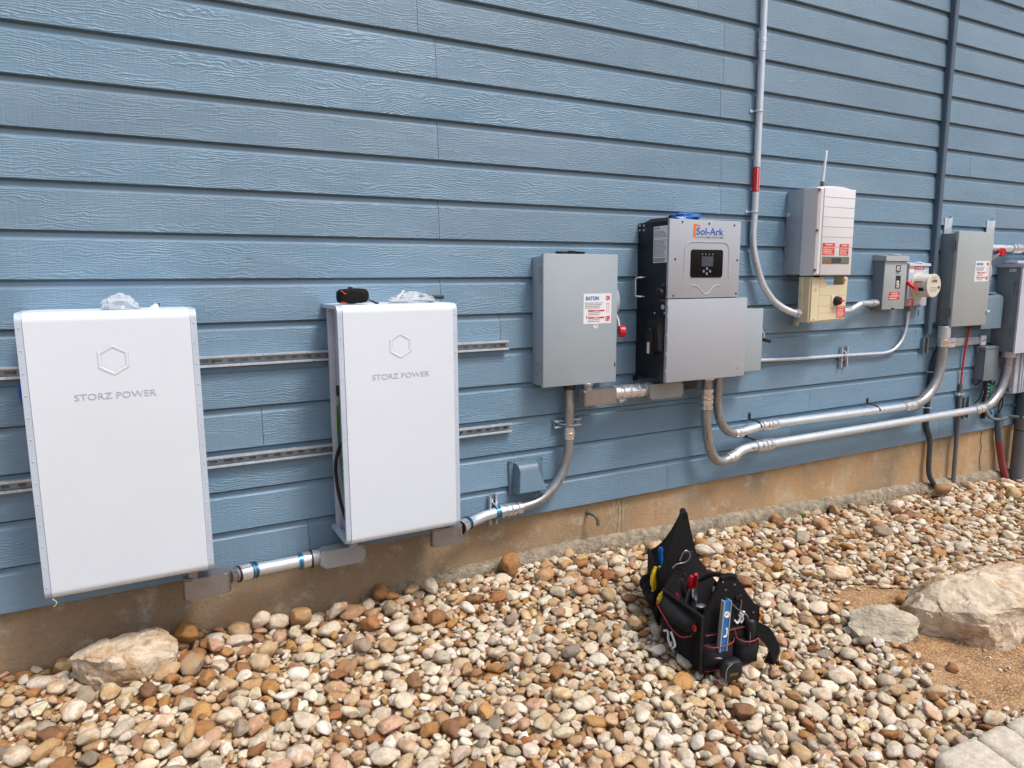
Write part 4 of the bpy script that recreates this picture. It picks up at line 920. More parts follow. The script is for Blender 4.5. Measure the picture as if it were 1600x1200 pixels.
# ================================================================ on-off box
t = thing('on_off_box', (4.57, 0, 1.01), 'narrow grey rainproof box with ON and OFF stickers, left of the round meter', 'switch box')
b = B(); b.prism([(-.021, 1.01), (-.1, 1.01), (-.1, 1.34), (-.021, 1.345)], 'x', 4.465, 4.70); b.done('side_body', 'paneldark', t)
b = B(); b.box(4.462, 4.704, -.108, -.1015, 1.014, 1.350, .003); b.done('front_cover', 'panel2', t)
b = B(); b.hexa([(4.455, -.12, 1.34), (4.708, -.12, 1.34), (4.708, -.021, 1.345), (4.455, -.021, 1.345), (4.458, -.116, 1.374), (4.704, -.116, 1.374), (4.704, -.021, 1.383), (4.458, -.021, 1.383)]); b.done('rain_cap', 'panel2', t)
b = B(); b.lathe((4.60, -.07, 1.378), (0, 0, 1), [(0, .04), (.009, .038), (.011, .03)], 20); b.done('top_plug', 'panel2', t)
b = B(); b.box(4.582, 4.632, -.1092, -.1082, 1.268, 1.312); s_ = b.done('on_sticker', 'blackink', t); writing('ON', 'lettering', 'whiteink', s_, .030, .034, (4.622, -.1094, 1.275), R(90), bold=.03)
b = B(); b.box(4.588, 4.641, -.1092, -.1082, 1.155, 1.242); s_ = b.done('off_sticker', 'blackink', t); writing('OFF', 'lettering', 'whiteink', s_, .05, .032, (4.630, -.1094, 1.16), R(90), bold=.03)
lines(t, 4.583, 4.633, 1.253, 1.266, 1, -.1082, 'blackink', seed=5)
b = B(); b.box(4.526, 4.640, -.1092, -.1082, 1.079, 1.130); s_ = b.done('warning_sticker', 'redlab', t)
writing('PV SYSTEM', 'lettering', 'whiteink', s_, .07, .010, (4.548, -.1094, 1.115), bold=.02); writing('AC DISCONNECT', 'lettering', 'whiteink', s_, .1, .010, (4.533, -.1094, 1.099), bold=.02); lines(s_, 4.535, 4.62, 1.082, 1.094, 1, -.1093, 'whiteink')
b = B(); b.box(4.565, 4.585, -.116, -.1082, 1.013, 1.024, .001); b.done('hasp', 'screw', t)
# lever on its right side
b = B(); b.rings([[(4.704+dx, -.055+q*math.cos(a)*.8, 1.235+q*1.1*math.sin(a)) for a in [2*math.pi*i/24 for i in range(24)]] for dx, q in ((0, .05), (.02, .048), (.03, .04))]); b.done('handle_housing', 'paneldark', t)
b = B(); b.tube([(4.735, -.07, 1.21), (4.745, -.10, 1.195), (4.748, -.13, 1.17)], .009, 10, 3); b.hexa([(4.728, -.155, 1.145), (4.765, -.155, 1.145), (4.765, -.09, 1.185), (4.728, -.09, 1.185), (4.728, -.155, 1.163), (4.765, -.155, 1.163), (4.765, -.09, 1.203), (4.728, -.09, 1.203)]); b.done('lever', 'red', t)

# ================================================================ round meter
t = thing('meter_socket', (4.88, 0, 1.03), 'pale square meter socket holding the round meter, with red stickers above and below it', 'meter socket')
b = B(); b.box(4.775, 5.005, -.078, -.021, 1.028, 1.312, .003); b.done('box', 'panellight', t)
b = B(); b.hexa([(4.765, -.088, 1.308), (5.012, -.088, 1.308), (5.012, -.021, 1.312), (4.765, -.021, 1.312), (4.768, -.085, 1.325), (5.01, -.085, 1.325), (5.01, -.021, 1.335), (4.768, -.021, 1.335)]); b.lathe((4.89, -.05, 1.329), (0, 0, 1), [(0, .04), (.008, .036)], 18); b.done('cap', 'panellight', t)
b = B(); b.box(4.835, 4.945, -.0792, -.0782, 1.283, 1.305); s_ = b.done('red_sticker', 'redlab', t); writing('PV METER', 'lettering', 'whiteink', s_, .085, .011, (4.847, -.0796, 1.288), bold=.02)
b = B(); b.box(4.778, 4.828, -.0792, -.0782, 1.26, 1.303); b.done('orange_sticker', 'whitelab', t); b = B(); b.box(4.783, 4.822, -.0798, -.0793, 1.286, 1.296); b.done('orange_bar', 'orangeink', t)
b = B(); b.box(4.778, 4.856, -.0792, -.0782, 1.03, 1.076); s_ = b.done('red_sticker', 'redlab', t); writing('WARNING', 'lettering', 'whiteink', s_, .05, .008, (4.79, -.0796, 1.061), bold=.02); lines(s_, 4.783, 4.85, 1.034, 1.056, 3, -.0793, 'whiteink', seed=2)
b = B(); b.tube([(4.87, -.085, 1.02), (4.89, -.09, 1.035), (4.92, -.09, 1.03), (4.90, -.085, 1.02)], .004, 8, 3); b.box(4.90, 4.912, -.092, -.086, .955, 1.005, .001); b.done('seal_tag', 'paneldark', t)
m = thing('electric_meter', (4.87, -.08, 1.17), 'round cream electric meter with a small display plugged into the pale meter socket', 'meter')
b = B(); b.lathe((4.885, -.0785, 1.172), (0, -1, 0), [(0, .090), (.012, .090), (.014, .082), (.10, .079), (.110, .074), (.114, .066)], 40); b.done('housing', 'meterglass', m)
b = B(); b.lathe((4.885, -.184, 1.172), (0, -1, 0), [(0, .0815), (.008, .0815), (.011, .078)], 40); b.done('rim', 'meterglass', m)
b = B(); b.box(4.865, 4.915, -.1975, -.1952, 1.196, 1.214); b.done('display', 'olive', m)
b = B(); b.lathe((4.9405, -.1945, 1.16), (0, -1, 0), [(0, .010), (.003, .009)], 12); b.box(4.848, 4.854, -.1965, -.1952, 1.197, 1.203); b.done('port', 'blackink', m)
lines(m, 4.84, 4.93, 1.13, 1.165, 3, -.1952, 'mark', seed=4, h=.3); lines(m, 4.855, 4.92, 1.220, 1.232, 1, -.1952, 'mark', seed=6)
def onring(x0, x1, z0, z1, mat, nm):     # a strip laid on the left flank of the round housing
    b = B(); K = 4; vs = []
    for i in range(K+1):
        z = z0+(z1-z0)*i/K; dz = z-1.172; xx = 4.885-math.sqrt(max(0, .0826**2-dz*dz))
        vs.append([(xx, x0, z), (xx, x1, z), (xx-.0006, x1, z), (xx-.0006, x0, z)])
    b.rings(vs); b.done(nm, mat, m)
onring(-.165, -.105, 1.195, 1.202, 'redink', 'red_line'); onring(-.170, -.135, 1.135, 1.158, 'blackink', 'black_label')

# ================================================================ far grey switch
t = thing('safety_switch', (5.43, 0, .87), 'large grey hinged switch box with steel tabs above, left of the weathered service cabinet', 'switch box', 'grey hinged switch boxes')
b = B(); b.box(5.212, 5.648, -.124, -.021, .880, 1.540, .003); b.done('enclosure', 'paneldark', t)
b = B(); b.box(5.205, 5.652, -.152, -.1255, .872, 1.553, .004); door = b.done('door', 'panel2', t)
switch_label(door, 5.442, 5.622, 1.196, 1.345, -.1522, True)
hinge(t, 5.208, -.124, 1.415, 1.485, 'paneldark'); hinge(t, 5.208, -.124, .94, 1.005, 'paneldark'); concentric(t, 5.2122, -.055, .95, .032)
b = B()
b = B(); b.box(5.24, 5.885, -.030, -.0215, 1.47, 1.504, .001); b.done('mounting_rail', 'galv', t)
for x0, x1 in ((5.232, 5.324), (5.775, 5.885)):
    b = B(); b.box(x0, x1, -.028, -.021, 1.505, 1.655, .001); b.box(x0+.04, x0+.046, -.05, -.028, 1.652, 1.668); b.done('mounting_tab', 'galv', t)
b = B(); b.rings([[(5.652+dx, -.08+q*.62*math.cos(a), 1.262+q*1.05*math.sin(a)) for a in [2*math.pi*i/32 for i in range(32)]] for dx, q in ((0, .105), (.02, .103), (.05, .09), (.055, .06))]); b.done('handle_housing', 'panel2', t)
b = B(); b.tube([(5.70, -.10, 1.33), (5.73, -.125, 1.37), (5.76, -.14, 1.40)], .008, 8, 3); b.done('lever', 'castgrey', t)
b = B(); b.lathe((5.795, -.125, 1.412), (-.45, -1, .1), [(0, .008), (.002, .030), (.018, .032), (.03, .030), (.032, .024), (.029, .022), (.029, .012), (.034, .010)], 24); b.done('lever_knob', 'red', t)
b = B(); b.box(5.636, 5.66, -.165, -.1522, .966, .982, .002); b.done('latch', 'whitelab', t)
b = B(); b.box(5.22, 5.64, -.125, -.113, 1.541, 1.549); b.done('door_gasket', 'black', t)

# box peeking behind it
t = thing('small_relay_box', (5.8, 0, .84), 'blue grey box with curved lid tucked behind the far grey switch at its lower right', 'box')
b = B(); b.box(5.66, 5.922, -.105, -.021, .842, 1.075, .004); b.done('box', 'bluebox', t)
b = B(); b.rings([[(x, y, z) for x, y, z in ((5.655, -.021, z1_), (5.655, y_, z1_), (5.928, y_, z1_), (5.928, -.021, z1_))] for y_, z1_ in ((-.118, .836), (-.118, 1.06), (-.112, 1.08), (-.085, 1.095), (-.03, 1.10))]); b.done('lid', 'bluebox', t, 25)
b = B(); b.box(5.922, 5.945, -.11, -.09, .965, .99, .002); b.done('latch', 'galv', t)
b = B(); b.box(5.70, 5.86, -.1, -.03, 1.10, 1.112, .003); b.done('top_ridge', 'bluebox', t)
# meter cabinet on the far right
t = thing('meter_cabinet', (6.0, 0, .64), 'tall weathered pale blue grey service cabinet at the right edge with a red sticker', 'service cabinet')
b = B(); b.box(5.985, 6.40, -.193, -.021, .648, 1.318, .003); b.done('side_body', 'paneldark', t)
b = B(); b.prism([(5.978, .640), (6.43, .640), (6.43, 1.30), (5.978, 1.30)], 'y', -.208, -.1945); b.done('front_cover', 'panellight', t)
b = B(); b.hexa([(5.975, -.214, 1.300), (6.435, -.214, 1.300), (6.435, -.021, 1.302), (5.975, -.021, 1.302), (5.975, -.214, 1.322), (6.435, -.214, 1.322), (6.435, -.021, 1.33), (5.975, -.021, 1.33)]); b.done('rain_cap', 'panellight', t)
b = B(); b.box(5.99, 6.13, -.16, -.06, 1.330, 1.35, .006); b.done('top_hub', 'panellight', t)
b = B(); b.box(6.098, 6.18, -.2092, -.2082, 1.09, 1.145); s_ = b.done('warning_sticker', 'redlab', t); writing('WARNING', 'lettering', 'whiteink', s_, .06, .010, (6.108, -.2096, 1.13), bold=.02); lines(s_, 6.104, 6.175, 1.095, 1.125, 3, -.2093, 'whiteink', seed=9)
hinge(t, 5.984, -.17, 1.10, 1.19, 'paneldark'); hinge(t, 5.984, -.17, .78, .84, 'paneldark')
b = B(); b.box(5.9835, 5.985, -.16, -.11, 1.265, 1.29); b.done('side_clip', 'galv', t)
# ribbed lower box right edge
t = thing('ribbed_box', (6.4, 0, .27), 'pale ribbed plastic box hanging under the weathered service cabinet', 'box')
b = B(); b.box(6.20, 6.52, -.12, -.021, .29, .628, .012); b.done('body', 'panellight', t)
b = B()
for i in range(7): b.box(6.255+i*.036, 6.275+i*.036, -.134, -.119, .30, .62, .004)
b.done('ribs', 'panellight', t)
b = B()
for z in (.31, .40, .49, .58): b.box(6.182, 6.2, -.10, -.06, z, z+.03, .002)
b.done('side_tabs', 'paneldark', t)
# small dark box lower
t = thing('lightning_box', (5.87, 0, .42), 'small dark slate box below the blue grey box with cables dropping from it', 'box')
b = B(); b.box(5.79, 5.965, -.095, -.021, .432, .68, .003); b.done('box', 'paneldark', t)
b = B(); b.box(5.776, 5.972, -.104, -.021, .668, .694, .003); b.box(5.784, 5.970, -.102, -.096, .425, .668, .002); b.done('cover', 'paneldark', t)
b = B(); b.lathe((5.776, -.05, .66), (-1, 0, 0), [(0, .008), (.008, .007)], 10); b.done('knob', 'castgrey', t)
b = B()
for i, (a_, c_) in enumerate((((5.85, -.07, .43), [(5.85, -.075, .36), (5.84, -.06, .28), (5.82, -.04, .24)]), ((5.88, -.07, .43), [(5.88, -.08, .33), (5.87, -.07, .25)]), ((5.83, -.06, .432), [(5.80, -.05, .39), (5.775, -.04, .40), (5.765, -.03, .44)]), ((5.97, -.06, .42), [(6.0, -.06, .36), (6.02, -.05, .30), (5.99, -.04, .24), (6.03, -.04, .18), (6.1, -.03, .12)]), ((5.93, -.06, .42), [(5.96, -.08, .39), (6.02, -.07, .40), (6.04, -.05, .37)]))): b.tube([a_]+c_, .013 if i == 1 else .005, 8, 5)
b.done('cables', 'rubber', t)
t = thing('ground_terminal', (5.96, -.04, .29), 'green grounding terminal block with silver screws under the small dark slate box', 'terminal block')
b = B(); b.box(5.955, 5.985, -.075, -.045, .285, .40, .002); b.done('block', 'greenterm', t)
b = B()
for i in range(4): b.lathe((5.94, -.06, .295+i*.03), (0, -1, 0), [(0, .009), (.01, .008), (.012, .004)], 10); b.tube([(5.94, -.06, .295+i*.03), (5.92, -.05, .292+i*.03), (5.905, -.045, .29+i*.03)], .004, 6)
b.done('screws', 'galv', t)
t = thing('cross_bar', (5.6, 0, .74), 'level aluminium bar with two white end pads below the far grey switch', 'bracket')
b = B(); b.box(5.40, 5.83, -.034, -.022, .708, .768, .001); b.done('bar', 'galv', t)
b = B(); b.box(5.383, 5.462, -.05, -.0345, .705, .776, .002); b.done('pad', 'whitelab', t)
b = B(); b.box(5.808, 5.875, -.05, -.0345, .700, .776, .002); b.done('pad', 'whitelab', t)
b = B(); b.tube([(5.40, -.053, .737), (5.415, -.055, .742), (5.44, -.055, .742)], .002, 6); b.tube([(5.82, -.053, .73), (5.84, -.055, .74), (5.865, -.055, .742)], .002, 6); b.done('screws', 'screw', t)

# pipes and cables at the right
t = thing('cable_tube', (5.2, -.03, -.3), 'dark flexible tube running from behind the far switch down into the stones', 'tube')
b = B(); b.tube([(5.283, -.035, .87), (5.28, -.035, .74), (5.262, -.035, .68), (5.228, -.035, .61), (5.212, -.035, .55), (5.203, -.035, .40), (5.200, -.035, .24), (5.203, -.035, .13), (5.225, -.035, .08), (5.262, -.035, .02), (5.275, -.035, -.06), (5.28, -.035, -.2), (5.30, -.04, -.29), (5.36, -.06, -.38)], .0185, 14, 6); b.done('tube', 'pvcdark', t)
b = B()
for z, x in ((.53, 5.208), (.26, 5.20)): b.tube([(x-.04, -.02, z), (x-.02, -.03, z), (x-.012, -.055, z), (x+.012, -.055, z), (x+.02, -.03, z), (x+.04, -.02, z)], .005, 6, 3)
b.done('clamp', 'galv', t)
o = B().blob((5.135, -.025, .365), (.022, .01, .02), 3, .4, 3, 4).done('sealant_patch', 'castgrey'); tag(o, 'small pale patch of sealant on the siding left of the dark flexible tube', 'sealant')
t = thing('grounding_conduit', (5.6, -.04, -.35), 'thin grey upright conduit with red wire entering its top, rising from the stones', 'conduit')
b = B(); b.tube([(5.600, -.04, .41), (5.605, -.04, .2), (5.610, -.04, 0), (5.615, -.04, -.2), (5.62, -.04, -.42)], .0165, 14, 3); b.done('pipe', 'pvcgrey', t)
b = B(); b.tube([(5.64, -.045, .85), (5.62, -.045, .75), (5.603, -.042, .6), (5.600, -.04, .41)], .007, 8, 5); b.tube([(5.655, -.045, .86), (5.625, -.045, .74), (5.61, -.042, .6), (5.604, -.04, .42)], .005, 8, 5); b.done('wire', 'redwire', t)
b = B(); b.box(5.565, 5.60, -.05, -.02, .318, .34, .003); b.tube([(5.575, -.02, .329), (5.585, -.055, .329), (5.605, -.06, .329), (5.625, -.05, .329), (5.63, -.02, .329)], .005, 6, 3); b.done('clamp', 'galv', t)
t = thing('stub_up_tube', (6.25, -.05, -.4), 'leaning tube painted slate blue above and faded red below, near the right edge', 'tube')
b = B(); b.tube([(6.185, -.035, .12), (6.19, -.035, .09), (6.205, -.035, -.02), (6.235, -.035, -.12)], .026, 16, 6); b.done('painted_part', 'pvcslate', t)
b = B(); b.tube([(6.234, -.035, -.118), (6.262, -.038, -.2), (6.30, -.045, -.32), (6.35, -.06, -.46), (6.38, -.07, -.54)], .0258, 16, 6); b.done('bare_part', 'pvcpurple', t)
b = B(); b.tube([(6.18, -.035, .12), (6.17, -.04, .18), (6.19, -.04, .25), (6.17, -.04, .3)], .006, 8, 5); b.tube([(6.19, -.035, .12), (6.20, -.05, .2), (6.18, -.05, .28)], .005, 8, 5); b.done('cables', 'rubber', t)
t = thing('drain_pipe', (6.48, -.06, -.4), 'thick grey plastic pipe standing against the wall at the right edge', 'pipe')
b = B(); b.tube([(6.48, -.08, .30), (6.478, -.08, 0), (6.476, -.08, -.5)], .055, 24); b.done('pipe', 'pvcgrey', t)
b = B(); b.lathe((6.478, -.08, -.045), (0, 0, 1), [(0, .0565), (.008, .0565)], 24, False); b.done('band', 'rubber', t)
b = B(); b.lathe((6.48, -.08, .06), (0, 0, 1), [(0, .06), (.22, .06)], 24); b.done('upper_sleeve', 'pvcslate', t)
t = thing('communication_tube', (6.2, -.04, .1), 'slim grey tube curving right below the end of the lower large conduit', 'tube')
b = B(); b.tube([(5.96, -.045, .165), (5.99, -.05, .13), (6.04, -.05, .10), (6.12, -.05, .08), (6.22, -.05, .072), (6.28, -.05, .078), (6.31, -.05, .09)], .012, 12, 5); b.tube([(6.31, -.15, .088), (6.5, -.15, .08), (6.8, -.15, .08)], .013, 12, 4); b.tube([(6.30, -.05, .088), (6.33, -.12, .088)], .013, 12); b.done('tube', 'pvcgrey', t)
b = B(); b.box(5.955, 5.975, -.05, -.02, .10, .17, .002); b.done('clip', 'rubber', t)
t = thing('thin_conduit', (6.0, -.1, .5), 'short bent grey conduit from the small dark slate box up behind the lower large conduit', 'conduit')
b = B(); b.tube([(5.975, -.06, .50), (6.02, -.06, .52), (6.06, -.06, .56), (6.085, -.06, .61), (6.09, -.06, .66)], .017, 14, 6); b.done('pipe', 'galvbent', t)
t = thing('header_conduit', (6.1, -.1, 1.44), 'thick silver conduit running level to the right above the weathered service cabinet', 'conduit')
b = B(); b.tube([(5.655, -.08, 1.443), (6.0, -.08, 1.445), (6.9, -.08, 1.45)], .028, 22, 2); b.done('pipe', 'galvbright', t)
b = B(); fitting(b, (6.03, -.08, 1.446), (1, 0, 0), .13, .029, 0); b.done('coupling', 'chrome', t)

# ================================================================ tool totes
def tote(label, org, wv, dv, H, rim, peakfrac, group='black tool totes'):
    """org = front left ground corner; wv along the near panel, dv away from it"""
    org = Vector(org); wv = Vector(wv); dv = Vector(dv); W = wv.length; D = dv.length
    t = thing('tool_tote', org+(wv+dv)/2, label, 'tool bag', group)
    u = wv/W; v = dv/D; n = -v
    def P(a, d, z): return org + u*a + v*d + Vector((0, 0, z))
    def panel(poly, d, th, bulge=.0):
        b = B(); k = len(poly)
        b._new([P(a, d+bulge*math.sin(math.pi*min(1, max(0, z/H))), z) for a, z in poly] + [P(a, d+th+bulge*math.sin(math.pi*min(1, max(0, z/H))), z) for a, z in poly],
               [tuple(range(k)), tuple(range(2*k-1, k-1, -1))] + [(i, i+k, (i+1) % k+k, (i+1) % k) for i in range(k)]); return b
    pk = W*peakfrac
    def peaked(Hh, rm, pw=.022, conc=.4):
        L_ = []
        for i in range(9):
            f = i/8; L_.append((f*(pk-pw), rm+(Hh-rm)*(f**(1+conc))))
        R_ = []
        for i in range(9):
            f = i/8; R_.append((W-f*(W-pk-pw), rm+(Hh-rm)*(f**(1+conc))))
        return [(0, 0), (W, 0)] + R_ + L_[::-1]
    return t, P, panel, peaked, W, D, u, v
# rear tote
t, P, panel, peaked, W, D, u, v = tote('farther black tool bag with a tall pointed top, nearest the wall', (1.945, -.85, gz(2, -.8)-.03), (.235, -.01, 0), (.115, .215, 0), .50, .23, .55)
b = panel(peaked(.488, .235, .020, .3), 0, .012); b.done('near_panel', 'cloth', t)
b = panel([(0, 0), (W, 0), (W, .24), (W*.92, .40), (W*.83, .41)] + [(W*.80*f_, .24+(.40-.24)*f_**2.1) for f_ in (1, .85, .7, .55, .4, .25, .1, 0)], D-.01, .012); b.done('far_panel', 'cloth', t)
for a in (0, W-.01):
    b = B(); b._new([P(a, 0, 0), P(a, D, 0), P(a, D, .25), P(a, D*.5, .235), P(a, 0, .245), P(a+.01, 0, 0), P(a+.01, D, 0), P(a+.01, D, .25), P(a+.01, D*.5, .235), P(a+.01, 0, .245)], [(0,1,2,3,4), (9,8,7,6,5)] + [(i, i+5, (i+1) % 5+5, (i+1) % 5) for i in range(5)]); b.done('side_panel', 'cloth', t)
b = B(); b._new([P(0, 0, .06), P(W, 0, .06), P(W, D, .06), P(0, D, .06)], [(0, 1, 2, 3)]); b.done('tray', 'cloth', t)
b = B(); b.tube([P(W*.55, .0, .475), P(W*.66, D*.4, .46), P(W*.86, D, .395)], .015, 12, 4); b.done('handle', 'cloth', t)
b = B()
for k in range(3): b.tube([P(-.004, .02+k*.07, .10), P(-.022, .05+k*.07, .10), P(-.004, .085+k*.07, .10)], .03, 10, 4)
b.done('side_pocket', 'cloth', t)
b = B(); b.box(0, 0, 0, 0, 0, 0) if 0 else b.tube([P(W*.30, -.004, .16), P(W*.55, -.004, .15)], .007, 8); b.done('webbing', 'cloth', t)
def tool_pliers(a0, d0, z0, a1, d1, z1, P, mat, label, name='pliers', r=.011, cat='pliers'):
    tt = thing(name, P(a0, d0, z0), label, cat)
    p0, p1 = P(a0, d0, z0), P(a1, d1, z1); ax = (p1-p0).normalized(); sd_ = ax.cross(Vector((0, 1, 0))).normalized()
    for s in (-1, 1):
        b = B(); b.tube([p0, p0+(p1-p0)*.35+sd_*s*.014, p0+(p1-p0)*.7+sd_*s*.017, p1+sd_*s*.012], [r*.6, r, r*1.05, r*.9, r*.7], 10, 5); b.done('handle', mat, tt)
    b = B(); b.lathe(p0-ax*.05, ax, [(0, .006), (.03, .012), (.055, .010)], 10); b.done('jaw', 'steel', tt); return tt
tool_pliers(-.012, .05, .13, .005, .04, .245, P, 'yellow', 'yellow handled pliers in the left side pocket of the farther tool bag')
tt = thing('screwdriver', P(.07, .15, .2), 'bright blue tool handle standing in the open farther tool bag', 'screwdriver')
b = B(); b.lathe(P(.055, .17, .125), (0, 0, 1), [(0, .004), (.06, .004), (.062, .011), (.10, .0135), (.12, .010), (.14, .013), (.15, .008)], 12); b.done('handle', 'bluetool', tt)
tt = thing('screwdriver', P(.15, .15, .2), 'slimmer blue tool handle leaning beside the bright blue one', 'screwdriver')
b = B(); b.lathe(P(.10, .13, .15), (.18, 0, 1), [(0, .004), (.04, .004), (.042, .008), (.09, .010), (.13, .007)], 12); b.done('handle', 'blueink', tt)
tt = thing('marker_tip', P(.0, -.03, .12), 'bright yellow rounded tool end between the two tool bags', 'tool')
b = B(); b.lathe((1.905, -.905, -.155), (.35, 0, 1), [(0, .003), (.006, .012), (.02, .016), (.04, .013), (.055, .006)], 14); b.done('tip', 'yellow', tt)

# front tote
t, P, panel, peaked, W, D, u, v = tote('nearer black tool bag with red piping and a strap trailing right', (1.838, -1.235, gz(1.9, -1.2)-.025), (.262, -.042, 0), (.075, .315, 0), .39, .24, .42)
base = P(0, 0, 0)
b = panel(peaked(.385, .225, .03, .12), 0, .014); b.done('near_panel', 'cloth', t)
b = panel(peaked(.355, .20, .03, .05), D-.01, .014); b.done('far_panel', 'clothgrey', t)
for a, hz_ in ((0, .215), (W-.01, .215)):
    b = B(); b._new([P(a, 0, 0), P(a, D, 0), P(a, D, hz_*.93), P(a, D*.5, hz_), P(a, 0, .235), P(a+.01, 0, 0), P(a+.01, D, 0), P(a+.01, D, hz_*.93), P(a+.01, D*.5, hz_), P(a+.01, 0, .235)], [(0,1,2,3,4), (9,8,7,6,5)] + [(i, i+5, (i+1) % 5+5, (i+1) % 5) for i in range(5)]); b.done('side_panel', 'cloth', t)
b = B(); b._new([P(0, 0, .09), P(W, 0, .09), P(W, D, .09), P(0, D, .09)], [(0, 1, 2, 3)]); b.done('tray', 'cloth', t)
b = B(); b.tube([P(0, -.002, 0), P(0, -.002, .12), P(0, -.002, .236)], .006, 8, 3); b.tube([P(0, 0, .236), P(0, D*.5, .217), P(0, D, .202)], .006, 8, 3); b.done('edge_binding', 'rubber', t)
# left side pocket with flap
def pillow(pts_uv, base_pt, thick, n_):   # quad patch puffed outwards
    b = B(); g = []
    (A_, B_, C_, D_) = pts_uv; K = 8
    for j in range(K+1):
        row = []
        for i in range(K+1):
            f, h = i/K, j/K; p = A_*(1-f)*(1-h)+B_*f*(1-h)+C_*f*h+D_*(1-f)*h
            q = (math.sin(math.pi*f)*math.sin(math.pi*h))**.35 if 0 < f < 1 and 0 < h < 1 else 0
            q *= 1+.25*mn.noise(p*18); row.append(b.bm.verts.new(p+n_*thick*q))
        g.append(row)
    for j in range(K):
        for i in range(K): b.bm.faces.new((g[j][i], g[j][i+1], g[j+1][i+1], g[j+1][i]))
    return b
nl = -u
pillow((P(-.001, D*.15, .01), P(-.001, D*.92, .01), P(-.001, D*.92, .145), P(-.001, D*.15, .155)), None, .05, nl).done('side_pocket', 'cloth', t, 80)
pillow((P(-.003, D*.12, .135), P(-.003, D*.95, .125), P(-.001, D*.95, .19), P(-.001, D*.12, .2)), None, .062, nl).done('pocket_flap', 'clothgrey', t, 80)
b = B(); b.tube([P(-.035, D*.93, .165), P(-.056, D*.85, .168), P(-.066, D*.6, .155), P(-.066, D*.4, .135), P(-.055, D*.2, .128), P(-.02, D*.12, .14)], .0028, 6, 5); b.done('flap_piping', 'piping', t)
b = B(); b.lathe(P(-.012, D*.1, .175), nl, [(0, .013), (.004, .013), (.005, .008), (0, .007)], 18); b.done('grommet', 'redink', t)
# near panel: band, two pockets
nf = -v
pillow((P(.005, -.001, .0), P(W-.005, -.001, .0), P(W-.005, -.001, .032), P(.005, -.001, .032)), None, .016, nf).done('base_band', 'clothgrey', t, 80)
pillow((P(.006, -.001, .028), P(.142, -.001, .028), P(.142, -.001, .128), P(.006, -.001, .125)), None, .040, nf).done('pocket', 'clothgrey', t, 80)
pillow((P(.148, -.001, .028), P(W-.004, -.001, .028), P(W-.004, -.001, .128), P(.148, -.001, .128)), None, .042, nf).done('pocket', 'clothgrey', t, 80)
pillow((P(.01, -.001, .11), P(W-.02, -.001, .11), P(W-.02, -.001, .172), P(.01, -.001, .165)), None, .014, nf).done('upper_pocket', 'cloth', t, 80)
for pl_, r_ in (([P(.008, -.012, .122), P(.03, -.036, .121), P(.075, -.043, .122), P(.12, -.036, .127), P(.142, -.012, .132)], .0028),
    ([P(.15, -.012, .128), P(.17, -.038, .122), P(.205, -.046, .121), P(.235, -.038, .124), P(W-.004, -.012, .13)], .0028),
    ([P(.012, -.012, .16), P(.06, -.016, .162), P(.13, -.017, .168), P(.24, -.014, .17)], .0022),
    ([P(.014, -.014, .012), P(.08, -.018, .010), P(.13, -.016, .012)], .0022), ([P(.14, -.012, .17), P(.141, -.03, .14)], .0022)):
    b = B(); b.tube(pl_, r_, 6, 5); b.done('piping', 'piping', t)
b = B()
for pts in ([(.148, .185), (.158, .172), (.168, .180), (.172, .196), (.165, .205)], [(.176, .170), (.186, .185), (.180, .200), (.172, .212)], [(.172, .208), (.190, .214), (.178, .192)]): b.tube([P(a, -.0035, z+.012) for a, z in pts], .0042, 6, 4)
for pts in ([(.62, .075), (.52, .09), (.5, .06), (.43, .04), (.42, .06)], [(.40, .035), (.33, .06), (.38, .085), (.44, .10)]): b.tube([P(-.0535-.004*math.sin(3*f), D*f, z+.01) for f, z in pts], .0048, 6, 4)
b.done('emblem', 'whitelab', t)
# handle strap, hardware and grommets
b = B(); b.tube([P(W*.30, .004, .376), P(W*.42, .004, .385), P(W*.55, .004, .376)], .010, 10, 4); b.tube([P(W*.42, .0, .382), P(W*.38, D*.3, .35), P(W*.30, D*.5, .30)], .009, 8, 4); b.done('handle', 'cloth', t)
b = B(); b.tube([P(.10, -.006, .30), P(.155, -.008, .245), P(.175, -.010, .235)], .0022, 6, 3); b.tube([P(.165, -.006, .305), P(.172, -.008, .27), P(.165, -.010, .24)], .0018, 6, 3)
b.tube([P(.165, -.012, .24), P(.178, -.014, .228), P(.195, -.016, .215), P(.20, -.016, .20), P(.208, -.016, .192)], .0035, 8, 4)
for a, z in ((.085, .365), (.14, .345), (.235, .215), (.10, .33)): b.lathe(P(a, -.001, z), nf, [(0, .0045), (.0025, .004)], 8)
b.done('hardware', 'steel', t)
b = B(); b.box(0, 0, 0, 0, 0, 0) if 0 else b.tube([P(.145, -.006, .29), P(.178, -.006, .29)], .012, 8, flat=.3); b.done('loop', 'cloth', t)
b = B()      # trailing shoulder strap, a flat ribbon
pth = crom([Vector(p) for p in (P(.20, -.016, .2), P(.235, -.03, .165), P(.275, -.045, .13), P(.30, -.055, .085), P(.318, -.055, .04), P(.325, -.04, .025), P(.30, -.02, .03))], 6)
rr = []
for i, p in enumerate(pth):
    w_ = .008 + .019*min(1, i/10); rr.append([p+Vector((-w_*.5, -.001, -w_)), p+Vector((w_*.5, -.004, w_)), p+Vector((w_*.5, .001, w_)), p+Vector((-w_*.5, .004, -w_))])
b.rings(rr); b.done('shoulder_strap', 'cloth', t)
b = B(); b.tube([P(.315, -.075, .033), P(.338, -.05, .048), P(.345, -.03, .052)], .003, 6, 2); b.done('strap_buckle', 'steel', t)
